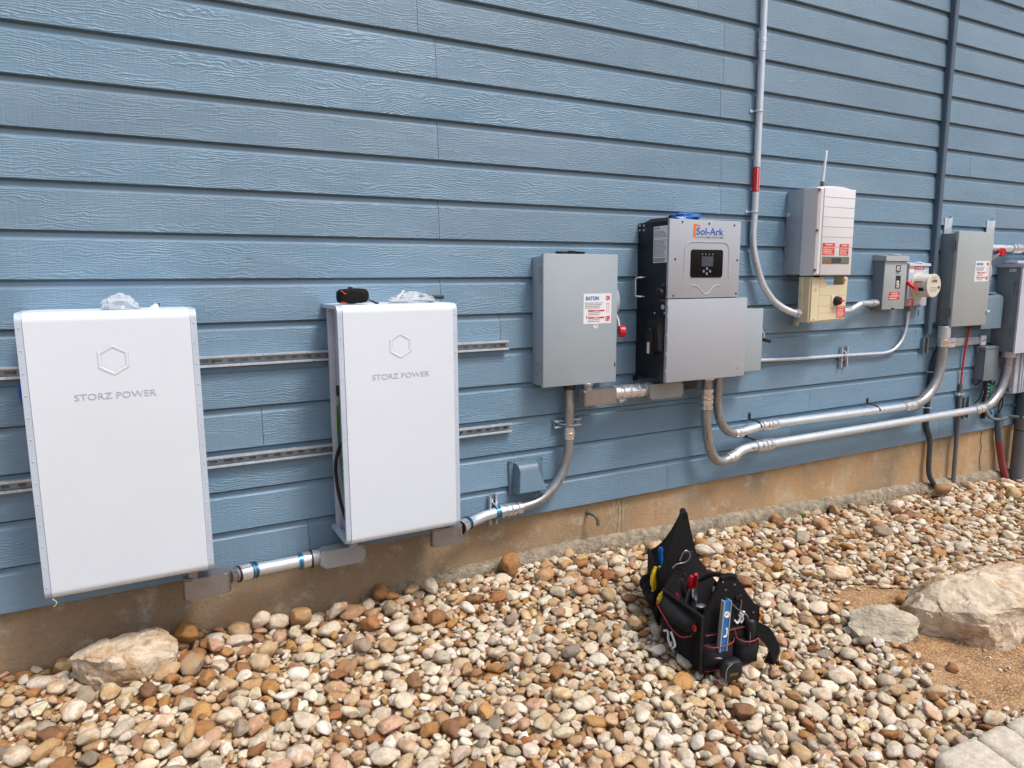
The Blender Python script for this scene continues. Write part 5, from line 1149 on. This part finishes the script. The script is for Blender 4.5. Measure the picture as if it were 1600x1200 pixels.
b = B(); b.tube([P(W*.25, D-.02, .33), P(W*.32, D-.03, .375), P(W*.42, D-.03, .355), P(W*.36, D-.03, .325), P(W*.2, D-.02, .315), P(W*.12, D-.02, .30)], .0035, 8, 5); b.done('carabiner', 'steel', t)
b = B()
for a, z in ((.06, .23), (.10, .26), (.085, .29), (.055, .28)): b.lathe(P(a, D-.012, z), nf, [(0, .004), (.002, .0035)], 8)
b.done('rivets', 'steel', t)
# what is in it
tt = thing('spirit_level', P(.05, -.03, .1), 'blue spirit level with aluminium edge standing in the front pocket of the nearer tool bag', 'level')
def obox(b, p, ax, sx, w1, w2): # oriented box: start p, axis, length, half widths along sx and ax x sx
    ax = ax.normalized(); sx = sx.normalized(); sy = ax.cross(sx).normalized(); return b
lx, ly = u, -v; p0 = P(.055, -.022, .10)
def lev(a0, a1, d0, d1, z0, z1, mat, nm, par):
    b = B(); tl = Vector((-.01, 0, 0)); q = [p0+lx*a+ly*d+Vector((0, 0, z))+lx*(.06*z) for z in (z0, z1) for a, d in ((a0, d0), (a1, d0), (a1, d1), (a0, d1))]
    b.hexa(q); return b.done(nm, mat, par)
lev(0, .006, 0, .022, 0, .205, 'castgrey', 'left_rail', tt); lev(.0062, .031, .003, .019, 0, .202, 'bluetool', 'body', tt); lev(.0312, .036, 0, .022, 0, .203, 'castgrey', 'right_rail', tt)
b = B(); c_ = p0+lx*(.019+.06*.15)+ly*.0192+Vector((0, 0, .15)); b.lathe(c_, ly, [(0, .0125), (.003, .012), (.003, .007), (0, .006)], 18); b.done('vial_frame', 'whiteink', tt); b = B(); c2 = p0+lx*(.019+.06*.075)+ly*.0192+Vector((0, 0, .075)); b.tube([c2+lx*.006+Vector((0, 0, .02))+ly*.001, c2+lx*.007+ly*.001, c2+lx*.003-Vector((0, 0, .012))+ly*.001, c2-lx*.007-Vector((0, 0, .014))+ly*.001], .0035, 8, 4); b.done('vial_frame', 'whiteink', tt)
tt = thing('flashlight', P(.2, -.03, .1), 'black cylindrical flashlight in the right front pocket of the nearer tool bag', 'flashlight')
b = B(); b.lathe(P(.208, -.022, .07), (.02, 0, 1), [(0, .017), (.075, .018), (.078, .0195), (.118, .0205), (.124, .018), (.126, .012)], 20); b.done('body', 'rubber', tt)
b = B(); b.lathe(P(.211, -.022, .1965), (.02, 0, 1), [(0, .010), (.002, .009)], 14); b.done('end_cap', 'steel', tt)
b = B()
for i in range(9): b.box(*(lambda p: (p.x-.001, p.x+.0015, p.y-.0008, p.y+.0008, p.z-.0022, p.z+.0022))(P(.197, -.0403, .105+i*.006)))
b.done('lettering', 'mark', tt)
tt = thing('tape_measure', P(.09, -.07, .03), 'chunky black tape measure clipped low on the front of the nearer tool bag', 'tape measure')
b = B(); q0 = P(.05, -.052, .0)
pr = rrect(0, .082, 0, .078, .022, 6); vs = [[q0+u*a+(-v)*d+Vector((0, 0, z+.004)) for a, z in [(x*(1-ins)+.041*ins, y*(1-ins)+.039*ins) for x, y in pr]] for d, ins in ((0, .1), (.006, 0), (.036, 0), (.042, .1))]
b.rings(vs); b.done('case', 'rubber', tt, 50)
b = B(); b.tube([q0+u*.075-v*.02+Vector((0, 0, .074)), q0+u*.084-v*.02+Vector((0, 0, .06)), q0+u*.086-v*.02+Vector((0, 0, .045))], .0035, 8, 3); b.done('belt_clip_edge', 'brass', tt)
b = B(); b.prism([(0, 0), (1, 0), (1, 1), (0, 1)], 'y', 0, 1) if 0 else b.hexa([q0+u*a-v*d+Vector((0, 0, z)) for d in (.0422, .0428) for a, z in ((.022, .026), (.06, .026), (.06, .038), (.022, .038))]); b.done('print', 'brass', tt)
b = B(); b.tube([P(.035, -.05, .085), P(.04, -.06, .09), P(.055, -.06, .085)], .004, 8, 3); b.done('hook', 'steel', tt)
b = B(); b.tube([q0+u*.005-v*.043+Vector((0, 0, .01)), q0+u*.008-v*.044+Vector((0, 0, .06)), q0+u*.03-v*.044+Vector((0, 0, .078))], .0016, 6, 3); b.done('seam', 'castgrey', tt)
tool_pliers(.09, D*.78, .20, .085, D*.66, .30, P, 'toolred', 'red handled pliers standing at the back of the nearer tool bag')
tool_pliers(.10, D*.30, .13, .045, D*.22, .225, P, 'toolred', 'large red handled cutter in the middle of the nearer tool bag', 'cable_cutter', .015, 'cutter')
tt = thing('hammer', P(.05, D*.25, .2), 'round steel capped tool head sticking up from the nearer tool bag', 'tool')
b = B(); b.lathe(P(.04, D*.23, .18), (-.1, 0, 1), [(0, .014), (.05, .016), (.053, .018), (.062, .018), (.064, .015)], 20); b.done('head', 'steel', tt)
tt = thing('crimper', P(.04, D*.5, .18), 'dark metal crimping tool with a round steel wheel inside the nearer tool bag', 'crimper')
b = B(); b.lathe(P(.06, D*.52, .235), (.6, -.8, .2), [(0, .03), (.008, .03), (.008, .022), (0, .022)], 24); b.done('wheel', 'steel', tt)
b = B(); b.tube([P(.03, D*.45, .12), P(.025, D*.5, .20), P(.05, D*.55, .26)], .012, 8, 4, flat=.5); b.tube([P(.06, D*.45, .12), P(.05, D*.55, .20), P(.075, D*.6, .25)], .010, 8, 4, flat=.5); b.done('frame', 'screw', tt)
tt = thing('screwdriver', P(.02, D*.7, .2), 'dark red screwdriver handle by the left rim of the nearer tool bag', 'screwdriver')
b = B(); b.lathe(P(.022, D*.74, .15), (-.03, 0, 1), [(0, .009), (.06, .010), (.07, .006)], 12); b.done('handle', 'piping', tt)
tt = thing('screwdriver', P(.12, D*.7, .2), 'black screwdriver handle beside the red pliers in the nearer tool bag', 'screwdriver')
b = B(); b.lathe(P(.055, D*.72, .20), (-.25, 0, 1), [(0, .010), (.06, .013), (.085, .009)], 12); b.done('handle', 'rubber', tt)
tt = thing('wrench_set', P(.14, D*.4, .2), 'cluster of small steel sockets on the right inside the nearer tool bag', 'sockets')
b = B(); rd = random.Random(5)
for i in range(6): b.lathe(P(.12+.05*rd.random(), D*(.2+.4*rd.random()), .20+.05*rd.random()), (rd.uniform(-.4, .4), rd.uniform(-.4, .4), 1), [(0, .007), (.02, .008), (.021, .005)], 10)
b.done('sockets', 'steel', tt)
tt = thing('folding_knife', P(W+.01, .01, .18), 'small orange red tool end showing at the right edge of the nearer tool bag', 'tool')
b = B(); b.tube([P(W+.0, .01, .17), P(W+.012, .005, .19), P(W+.004, .01, .205)], .006, 8, 3); b.done('handle', 'orangeink', tt)

# ================================================================ boulders, pavers
def boulder(name, c, sc, rot, seed, mat, label, planes=9, sub=5, low=.0, amp=.09):
    bm = bmesh.new(); bmesh.ops.create_icosphere(bm, subdivisions=sub, radius=1); rd = random.Random(seed)
    pl = []
    for i in range(planes):
        n = Vector((rd.gauss(0, 1), rd.gauss(0, 1), rd.gauss(0, .7))).normalized(); pl.append((n, rd.uniform(.55, .8)))
    pl.append((Vector((rd.uniform(-.15, .15), rd.uniform(-.15, .15), 1)).normalized(), .62)); pl.append((Vector((0, 0, -1)), .6))
    for v in bm.verts:
        p = v.co.copy()
        for n, d in pl:
            e = p.dot(n)-d
            if e > 0: p -= n*e*.985
        q = p + Vector((seed*3.7, seed, 0))
        p *= 1 + amp*mn.fractal(q*1.6, .9, 2.1, 6) + amp*.55*mn.ridged_multi_fractal(q*2.4, 1., 2., 4, 1., 2.)*.3
        v.co = p
    M_ = Matrix.Translation(c) @ Matrix.Rotation(rot, 4, 'Z') @ Matrix.Diagonal((*sc, 1))
    bm.transform(M_); b = B(); b.bm.free(); b.bm = bm
    o = b.done(name, mat, None, 50); tag(o, label, 'rock'); return o
def hullrock(name, pts, seed, mat, label, amp=.012, sub=4, soft=.35):
    bm = bmesh.new(); [bm.verts.new(p) for p in pts]; bmesh.ops.convex_hull(bm, input=bm.verts)
    for v in [v for v in bm.verts if not v.link_faces]: bm.verts.remove(v)
    bmesh.ops.triangulate(bm, faces=bm.faces)
    for it in range(sub):
        bmesh.ops.subdivide_edges(bm, edges=bm.edges, cuts=1, use_grid_fill=True)
        if it < 2: bmesh.ops.smooth_vert(bm, verts=bm.verts, factor=soft*.5, use_axis_x=True, use_axis_y=True, use_axis_z=True)
    bmesh.ops.triangulate(bm, faces=bm.faces)
    bm.normal_update(); mv = {}
    for v in bm.verts:
        p = v.co*6+Vector((seed*3.1, seed, 0)); c = mn.cell(v.co*16+Vector((mn.noise(v.co*9), mn.noise(v.co*9+Vector((5, 0, 0))), 0))*1.2)
        d = amp*(1.3*mn.fractal(p, .9, 2.1, 6) - .9*abs(mn.noise(p*.9+Vector((9, 0, 0)))) + .35*c)
        mv[v] = v.co + v.normal*d
    for v, q in mv.items(): v.co = q
    b = B(); b.bm.free(); b.bm = bm; o = b.done(name, mat, None, 42); tag(o, label, 'rock'); return o
hullrock('boulder', [(3.02,-1.36,-.42),(3.15,-1.57,-.43),(3.35,-1.63,-.43),(3.62,-1.62,-.42),(3.88,-1.45,-.42),(3.8,-1.1,-.42),(3.3,-1.05,-.42),(2.99,-1.33,-.24),(3.01,-1.42,-.225),(3.12,-1.59,-.20),(3.28,-1.64,-.185),(3.45,-1.675,-.16),(3.78,-1.60,-.16),(3.92,-1.35,-.2),(3.28,-1.36,-.125),(3.40,-1.42,-.115),(3.58,-1.40,-.135),(3.85,-1.35,-.19),(3.2,-1.28,-.19),(3.17,-1.62,-.36)], 4, 'boulder', 'largest pale boulder with orange stains, on bare soil at the right edge', .016, 5)
hullrock('flat_rock', [(2.735,-1.22,-.315),(2.73,-1.29,-.34),(2.84,-1.43,-.345),(2.92,-1.44,-.31),(2.92,-1.40,-.265),(2.85,-1.27,-.25),(3.02,-1.24,-.27),(2.80,-1.18,-.285),(3.02,-1.36,-.3),(2.75,-1.25,-.4),(2.85,-1.41,-.4),(3.0,-1.4,-.4),(3.0,-1.2,-.4)], 11, 'slab', 'flat grey layered rock just left of the largest boulder', .014, 4, .0)
hullrock('boulder', [(-.30,-.13,-.30),(-.21,-.265,-.30),(-.07,-.28,-.30),(.04,-.2,-.29),(.03,-.06,-.29),(-.25,-.05,-.3),(-.335,-.17,-.155),(-.30,-.21,-.135),(-.20,-.31,-.135),(-.15,-.315,-.15),(-.08,-.30,-.19),(.05,-.26,-.21),(.065,-.18,-.175),(-.17,-.18,-.130),(-.02,-.2,-.128),(.025,-.23,-.15),(-.0,-.09,-.14),(-.25,-.1,-.155)], 7, 'boulder', 'pale elongated boulder against the foundation beneath the closed white cabinet', .011, 5)

def paver(poly, label):
    cx = sum(p[0] for p in poly)/len(poly); cy = sum(p[1] for p in poly)/len(poly); z = gz(cx, cy)
    b = B(); n = len(poly); pts = []
    fine = []
    for i in range(n):
        a, c = Vector(poly[i]), Vector(poly[(i+1) % n])
        for j in range(10):
            p = a.lerp(c, j/10); cd_ = min(j, 10-j)/10; p = p+(Vector((cx, cy))-p).normalized()*(.014*max(0, 1-cd_*6)+.003); p += Vector((mn.noise(Vector((p.x*30, p.y*30, 1))), mn.noise(Vector((p.x*30, p.y*30, 9)))))*.004; fine.append(p)
    C0 = Vector((cx, cy)); secs = []
    for ins, zz in ((.002, -.07), (0, -.02), (.006, -.008), (.016, -.001), (.035, .003), (.07, .004)):
        secs.append([(*(p+(C0-p).normalized()*ins), z+.012+zz+.002*mn.noise(Vector((p.x*40, p.y*40, 5)))) for p in fine])
    b.rings(secs); o = b.done('paving_stone', 'paver', None, 50); tag(o, label, 'paving stone', 'pavers along the path'); return o
PV = Vector((2.44, -1.975)); e1 = Vector((.275, .075))*1.0; e1 = Vector((.26, -.10)); e2 = Vector((-.10, -.24))
PAVB = []
for xa, xb, lab in ((2.19, 2.42, 'leftmost of the three pale paving stones at the lower right corner'), (2.43, 2.60, 'middle one of the three pale paving stones at the lower right corner'), (2.61, 2.79, 'rightmost of the three pale paving stones at the lower right corner')):
    q = [(xa, -1.925), (xb, -1.932), (xb-.055, -2.15), (xa-.06, -2.145)]; paver(q, lab); PAVB.append(q)

# ================================================================ river stones
# every stone is dropped on a height map so that it rests on the ones below
GRES = .007; X0, X1, Y0, Y1 = -2.0, 8.2, -3.0, -.012
nx, ny = int((X1-X0)/GRES), int((Y1-Y0)/GRES)
gx = X0+(np.arange(nx)+.5)*GRES; gy = Y0+(np.arange(ny)+.5)*GRES
H = np.empty((ny, nx), np.float32)
cgx = np.arange(X0, X1+.06, .06); cgy = np.arange(Y0, Y1+.06, .06)
cz_ = np.array([[soilz(x, y) for x in cgx] for y in cgy]); dd_ = np.array([[pdist(x, y, DIRT) for x in cgx] for y in cgy])
def bil(G, x, y):
    fx = np.clip((x-cgx[0])/.06, 0, len(cgx)-1.001); fy = np.clip((y-cgy[0])/.06, 0, len(cgy)-1.001)
    ix, iy = fx.astype(int), fy.astype(int); u, v = fx-ix, fy-iy
    return G[iy, ix]*(1-u)*(1-v)+G[iy, ix+1]*u*(1-v)+G[iy+1, ix]*(1-u)*v+G[iy+1, ix+1]*u*v
XX, YY = np.meshgrid(gx, gy)
H[:] = bil(cz_, XX, YY); DM = bil(dd_, XX, YY)
H0 = H.copy()
dens = 1-np.clip((-DM+.02)/.10, 0, 1)      # 1 = full bed, 0 = bare soil
pn = np.array([[mn.fractal(Vector((x*2.2, y*2.2, 4)), 1., 2., 3) for x in cgx] for y in cgy]); PN = bil(pn, XX, YY)
# blocked places: bag, boulders, pavers, pipes
BLK = np.zeros_like(H, bool)
def ell(cx, cy, a, b_, rot):
    c, s = math.cos(rot), math.sin(rot); u = (XX-cx)*c+(YY-cy)*s; v = -(XX-cx)*s+(YY-cy)*c; return (u/a)**2+(v/b_)**2 < 1
BLK |= ell(3.46, -1.38, .43, .25, R(-8)) | ell(2.87, -1.31, .13, .10, R(-30)) | ell(-.135, -.19, .17, .11, R(0))
def quad(P_):
    m_ = np.ones_like(BLK); n = len(P_); ar = sum(P_[i][0]*P_[(i+1) % n][1]-P_[(i+1) % n][0]*P_[i][1] for i in range(n))
    for i in range(n):
        (x1, y1), (x2, y2) = P_[i], P_[(i+1) % n]; k = (x2-x1)*(YY-y1)-(y2-y1)*(XX-x1); m_ &= (k > 0) if ar > 0 else (k < 0)
    return m_
for q in PAVB: BLK |= quad(q)
BAGQ = [[(1.83, -1.245), (2.11, -1.285), (2.19, -.96), (1.905, -.91)], [(1.95, -.83), (2.21, -.85), (2.27, -.60), (2.01, -.58)]]
BAG = np.zeros_like(BLK)
for q in BAGQ: BAG |= quad(q)
PATH = (YY < -1.9) & (XX > 1.9) & (XX < 3.2) & quad([(2.2, -1.93), (2.85, -1.94), (2.7, -2.6), (1.9, -2.6)])
BLK |= PATH

# visible stretch of ground, with a margin for a step aside
cinv = camo.matrix_world.inverted()
def uv(p):
    c = cinv @ Vector(p)
    if c.z > -.1: return None
    return 800+FPX*c.x/-c.z, 600-FPX*c.y/-c.z, -c.z
def visible(x, y, mrg=420):
    q = uv((x, y, gz(x, y))); return q is not None and -mrg < q[0] < 1600+mrg*1.5 and q[1] < 1200+mrg
VIS = bil(np.array([[1.0 if visible(x, y) else 0. for x in cgx] for y in cgy]), XX, YY) > .4

# base shapes
def icos(sub):
    bm = bmesh.new(); bmesh.ops.create_icosphere(bm, subdivisions=sub, radius=1)
    V = np.array([v.co[:] for v in bm.verts]); F = np.array([[v.index for v in f.verts] for f in bm.faces]); bm.free(); return V, F
ICO = {s: icos(s) for s in (2, 3, 4)}
def variant(seed, kind, sub):
    V, F = ICO[sub]; rd = random.Random(seed*77+kind); V = V.copy()
    amp = (.09, .12, .13)[kind]
    for i in range(len(V)):
        p = Vector(V[i]); V[i] *= 1+amp*1.3*mn.noise(p*1.1+Vector((seed*5., 0, 0)))+amp*.8*mn.noise(p*2.6+Vector((0, seed*5., 0)))+amp*.5*mn.noise(p*5.5+Vector((0, 0, seed)))
    for i in range({0: 3, 1: 8, 2: 12}[kind]):       # worn flats and broken faces
        n = np.array([rd.gauss(0, 1), rd.gauss(0, 1), rd.gauss(0, 1)]); n /= np.linalg.norm(n); d = rd.uniform(.72, .9) if kind < 2 else rd.uniform(.52, .82)
        e = V@n-d; V -= np.outer(np.clip(e, 0, None)*(.85 if kind < 2 else .97), n)
    for i in range(len(V)):
        p = Vector(V[i]); V[i] *= 1+.022*mn.noise(p*9+Vector((seed, 0, 0)))
    V /= np.abs(V).max(0); return V
NV = 26
VAR = {s: [variant(i, (0, 1, 2, 2, 1, 2)[i % 6], s) for i in range(NV)] for s in (2, 3)}
PAL = {'cream': [(224, 212, 190), (214, 200, 176), (232, 224, 210), (210, 200, 180), (218, 204, 182)], 'tan': [(202, 174, 136), (190, 162, 126), (208, 182, 148), (184, 150, 112), (198, 162, 134)],
       'brown': [(168, 122, 76), (152, 110, 72), (180, 134, 84), (136, 100, 72), (186, 144, 90), (160, 124, 94), (162, 110, 74)], 'grey': [(180, 168, 148), (164, 152, 134), (192, 182, 162), (150, 138, 122)]}
PL = {k: [np.array(L(*c)[:3])*.92 for c in v] for k, v in PAL.items()}
stones = []   # x y z a b c yaw normal variant tint seed kindname
def drop(a, bb, c, ntry, region, jit=.25, edge=False, fixed=None):
    best = None
    for _ in range(ntry):
        if fixed: x, y = fixed
        else:
            k = region[rng.integers(len(region))]; x = gx[k % nx]+rng.uniform(-.003, .003); y = gy[k//nx]+rng.uniform(-.003, .003)
        yaw = rng.uniform(0, math.pi); r = int(a/GRES)+1; ix = min(nx-1, int((x-X0)/GRES)); iy = min(ny-1, int((y-Y0)/GRES))
        x0_, x1_, y0_, y1_ = max(0, ix-r), min(nx, ix+r+1), max(0, iy-r), min(ny, iy+r+1)
        if y > -.01-bb*.6: y = -.01-bb*.6
        ux = gx[x0_:x1_][None, :]-x; uy = gy[y0_:y1_][:, None]-y; cs, sn = math.cos(yaw), math.sin(yaw)
        p = ux*cs+uy*sn; q = -ux*sn+uy*cs; rr = (p/a)**2+(q/bb)**2; m_ = rr < .92
        if not m_.any(): continue
        sub = H[y0_:y1_, x0_:x1_]; pr = c*np.sqrt(np.clip(1-rr, 0, 1))
        # tilt follows the surface beneath
        h_ = sub[m_]; px = np.broadcast_to(ux, m_.shape)[m_]; py = np.broadcast_to(uy, m_.shape)[m_]
        A_ = np.stack([px, py, np.ones_like(px)], 1); co, *_r = np.linalg.lstsq(A_, h_, rcond=None); gxs, gys = np.clip(co[:2], -.55, .55)
        if len(h_) < 6: gxs = gys = 0
        plane = gxs*ux+gys*uy
        z = float((sub-plane+pr*.72)[m_].max()) if False else float(np.percentile((sub-plane+pr)[m_], 82))
        zr_ = z-float(H0[iy, ix])-c*.5
        if best is None or zr_ < best[0]: best = (zr_, x, y, z, yaw, gxs, gys, (y0_, y1_, x0_, x1_), m_, pr, plane)
    if best is None: return None
    _, x, y, z, yaw, gxs, gys, (y0_, y1_, x0_, x1_), m_, pr, plane = best
    top = z+plane+pr; s_ = H[y0_:y1_, x0_:x1_]; s_[m_] = np.maximum(s_[m_], top[m_])
    nrm = Vector((-gxs, -gys, 1)).normalized(); return x, y, z, yaw, nrm
def pick(x, y):
    w_ = [.55, .28, .11, .06]
    if y > -.5: w_ = [.45, .29, .18, .08]
    return ('cream', 'tan', 'brown', 'grey')[rng.choice(4, p=w_)]
def add(size, ntry, region, flat=(.42, .72), fixed=None, kindname=None, var=None, layer=0):
    a = size/2; bb = a*rng.uniform(.5, .92); c = a*rng.uniform(*flat)*.85; c = min(c, bb*.9)
    d = drop(a, bb, c, ntry, region, fixed=fixed)
    if d is None: return
    x, y, z, yaw, nrm = d; kn = kindname or pick(x, y); v = int(rng.integers(NV)) if var is None else var
    if kn == 'brown' and rng.random() < .6: v = [i for i in range(NV) if i % 6 in (3, 4, 5)][int(rng.integers(12))] if NV > 24 else v
    tint = PL[kn][int(rng.integers(len(PL[kn])))]*rng.uniform(.86, 1.1)*np.array([1, rng.uniform(.97, 1.02), rng.uniform(.93, 1.05)])
    stones.append((x, y, z, a, bb, c, yaw, nrm, v, tint, rng.random(3), kn, len(stones)))
full = VIS & ~BLK & (dens > .85)
R_full = np.flatnonzero(full.ravel()); R_bag = np.flatnonzero((full & ~BAG).ravel())
near = np.flatnonzero((full & ~BAG & (YY > -.42)).ravel()); left = np.flatnonzero((full & ~BAG & (XX < .9)).ravel())
area = len(R_full)*GRES**2
for i in range(int(area*290)): add(float(np.clip(rng.lognormal(math.log(.054), .30), .025, .10)), 5, R_full)
# a sprinkle of larger ones, more of them close to the wall and at the left
for i in range(int(len(near)*GRES**2*42)): add(rng.uniform(.07, .125), 6, near, (.5, .85))
for i in range(int(len(left)*GRES**2*38)): add(rng.uniform(.07, .11), 6, left, (.45, .8))
for i in range(int(area*330)): add(float(np.clip(rng.lognormal(math.log(.046), .32), .02, .09)), 7, R_bag)
for i in range(int(area*260)): add(float(np.clip(rng.lognormal(math.log(.027), .3), .012, .045)), 8, R_bag)
# thinning out into the bare soil, and chips on it
edge_ = VIS & ~BLK & (dens <= .85) & (dens > .02); R_e = np.flatnonzero(edge_.ravel())
for i in range(int(len(R_e)*GRES**2*420)): add(rng.uniform(.02, .06), 4, R_e, (.35, .6))
bare = VIS & ~BLK & (DM < .02); R_b = np.flatnonzero((bare & (PN > -.05)).ravel())
for i in range(int(len(R_b)*GRES**2*260)): add(rng.uniform(.008, .022), 1, R_b, (.5, .7))
for i in range(int(len(R_b)*GRES**2*3200)): add(rng.uniform(.004, .010), 1, R_b, (.5, .8))
# particular stones
for (x, y, s, k, v, fl) in ((1.62, -.10, .15, 'brown', 5, .8), (1.18, -.09, .11, 'cream', 11, .8), (5.28, -.16, .17, 'brown', 23, .8), (4.05, -.5, .12, 'grey', 3, .5), (.55, -.09, .14, 'tan', 17, .8), (.70, -.12, .12, 'cream', 5, .8), (.10, -.10, .13, 'brown', 9, .9), (.38, -.07, .10, 'cream', 11, .95), (5.7, -.12, .13, 'tan', 5, .8), (3.15, -.85, .15, 'cream', 3, .5), (3.2, -1.18, .07, 'brown', 0, .8), (3.27, -1.2, .06, 'tan', 0, .7), (2.85, -1.62, .07, 'brown', 5, .6), (.93, -.045, .085, 'brown', 5, 1.0), (2.72, -.33, .12, 'cream', 0, .6), (1.9, -.16, .11, 'tan', 5, .8), (4.5, -1.25, .11, 'cream', 0, .35)):
    add(s, 1, R_full, (fl*.95, fl*1.05), fixed=(x, y), kindname=k, var=v)
print('stones', len(stones))

def stone_arrays(st, sub):
    x, y, z, a, bb, c, yaw, nrm, v, tint, seed, kn, _ = st
    V = VAR[sub][v] if sub < 4 else None
    q = nrm.to_track_quat('Z', 'Y').to_matrix(); Rz = Matrix.Rotation(yaw, 3, 'Z')
    # keep x heading roughly: tilt * yaw
    t_ = Vector((0, 0, 1)).rotation_difference(nrm).to_matrix() @ Rz
    Mx = np.array(t_) @ np.diag([a, bb, c]); return V@Mx.T+np.array([x, y, z])
# the 300 that show largest become things, the rest one mass
def score(st):
    x, y, z, a, bb, c = st[:6]; q = uv((x, y, z))
    if q is None or not (-20 < q[0] < 1620 and -20 < q[1] < 1220): return 0
    ix = min(nx-1, max(0, int((x-X0)/GRES))); iy = min(ny-1, max(0, int((y-Y0)/GRES)))
    if H[iy, ix] > z+c+.006: return 0      # buried
    return (a*bb)/q[2]**2
top300 = {s[12] for s in sorted(stones, key=score, reverse=True)[:300]}
GL = {'cream': ('smooth cream coloured river stone lying in the rock bed', 'large cream stones of the rock bed'), 'tan': ('tan coloured river stone lying in the rock bed', 'large tan stones of the rock bed'),
      'brown': ('rust brown river stone lying in the rock bed', 'large rust brown stones of the rock bed'), 'grey': ('plain grey river stone lying in the rock bed', 'large grey stones of the rock bed')}
def attrs(me, T, S):
    for nm, A_ in (('tint', T), ('seed', S)):
        at = me.attributes.new(nm, 'FLOAT_COLOR', 'POINT'); at.data.foreach_set('color', np.concatenate([A_, np.ones((len(A_), 1))], 1).astype(np.float32).ravel())
bulk = []
for st in stones:
    if st[12] in top300:
        V = stone_arrays(st, 3); F = ICO[3][1]; org = np.array([st[0], st[1], st[2]-st[5]])
        me = bpy.data.meshes.new('river_stone'); me.from_pydata((V-org).tolist(), [], F.tolist())
        me.polygons.foreach_set('use_smooth', [True]*len(F)); attrs(me, np.repeat(st[9][None], len(V), 0), np.repeat(np.array(st[10])[None], len(V), 0))
        me.materials.append(M['stone']); o = bpy.data.objects.new('river_stone', me); o.location = org; COL.objects.link(o)
        tag(o, GL[st[11]][0], 'stone', GL[st[11]][1])
    else: bulk.append(st)
Vs, Fs, Ts, Ss = [], [], [], []; n0 = 0
for st in bulk:
    q = uv(st[:3]); big = q is not None and st[3]*FPX/q[2] > 6.5
    sub = 3 if big else 2; V = stone_arrays(st, sub); Vs.append(V); Fs.append(ICO[sub][1]+n0); n0 += len(V)
    Ts.append(np.repeat(st[9][None], len(V), 0)); Ss.append(np.repeat(np.array(st[10])[None], len(V), 0))
V = np.concatenate(Vs); F = np.concatenate(Fs); me = bpy.data.meshes.new('river_rock_bed')
me.vertices.add(len(V)); me.vertices.foreach_set('co', V.astype(np.float32).ravel())
me.loops.add(len(F)*3); me.loops.foreach_set('vertex_index', F.astype(np.int32).ravel())
me.polygons.add(len(F)); me.polygons.foreach_set('loop_start', np.arange(0, len(F)*3, 3, dtype=np.int32)); me.polygons.foreach_set('use_smooth', np.ones(len(F), bool))
me.update(calc_edges=True); attrs(me, np.concatenate(Ts), np.concatenate(Ss)); me.materials.append(M['stone'])
o = bpy.data.objects.new('river_rock_bed', me); COL.objects.link(o); o['kind'] = 'stuff'; tag(o, 'thick bed of mixed river pebbles and stones along the house wall', 'pebbles')
# a little green weed by the foundation
wd = thing('weed', (3.72, -.17, gz(3.7, -.1)), 'tiny green weed growing between the stones by the foundation', 'weed')
b = B(); rd = random.Random(3)
for i in range(14):
    a_ = rd.uniform(0, 6.28); r_ = rd.uniform(.012, .03); p = Vector((3.72, -.17, gz(3.7, -.1)-.01)); q = p+Vector((math.cos(a_)*r_, math.sin(a_)*r_, rd.uniform(.03, .055))); s_ = Vector((-math.sin(a_), math.cos(a_), 0))*.006
    b._new([p, (p+q)/2+s_, q, (p+q)/2-s_], [(0, 1, 2, 3)])
b.done('leaves', mk('weed_green', (70, 110, 40), .6), wd)
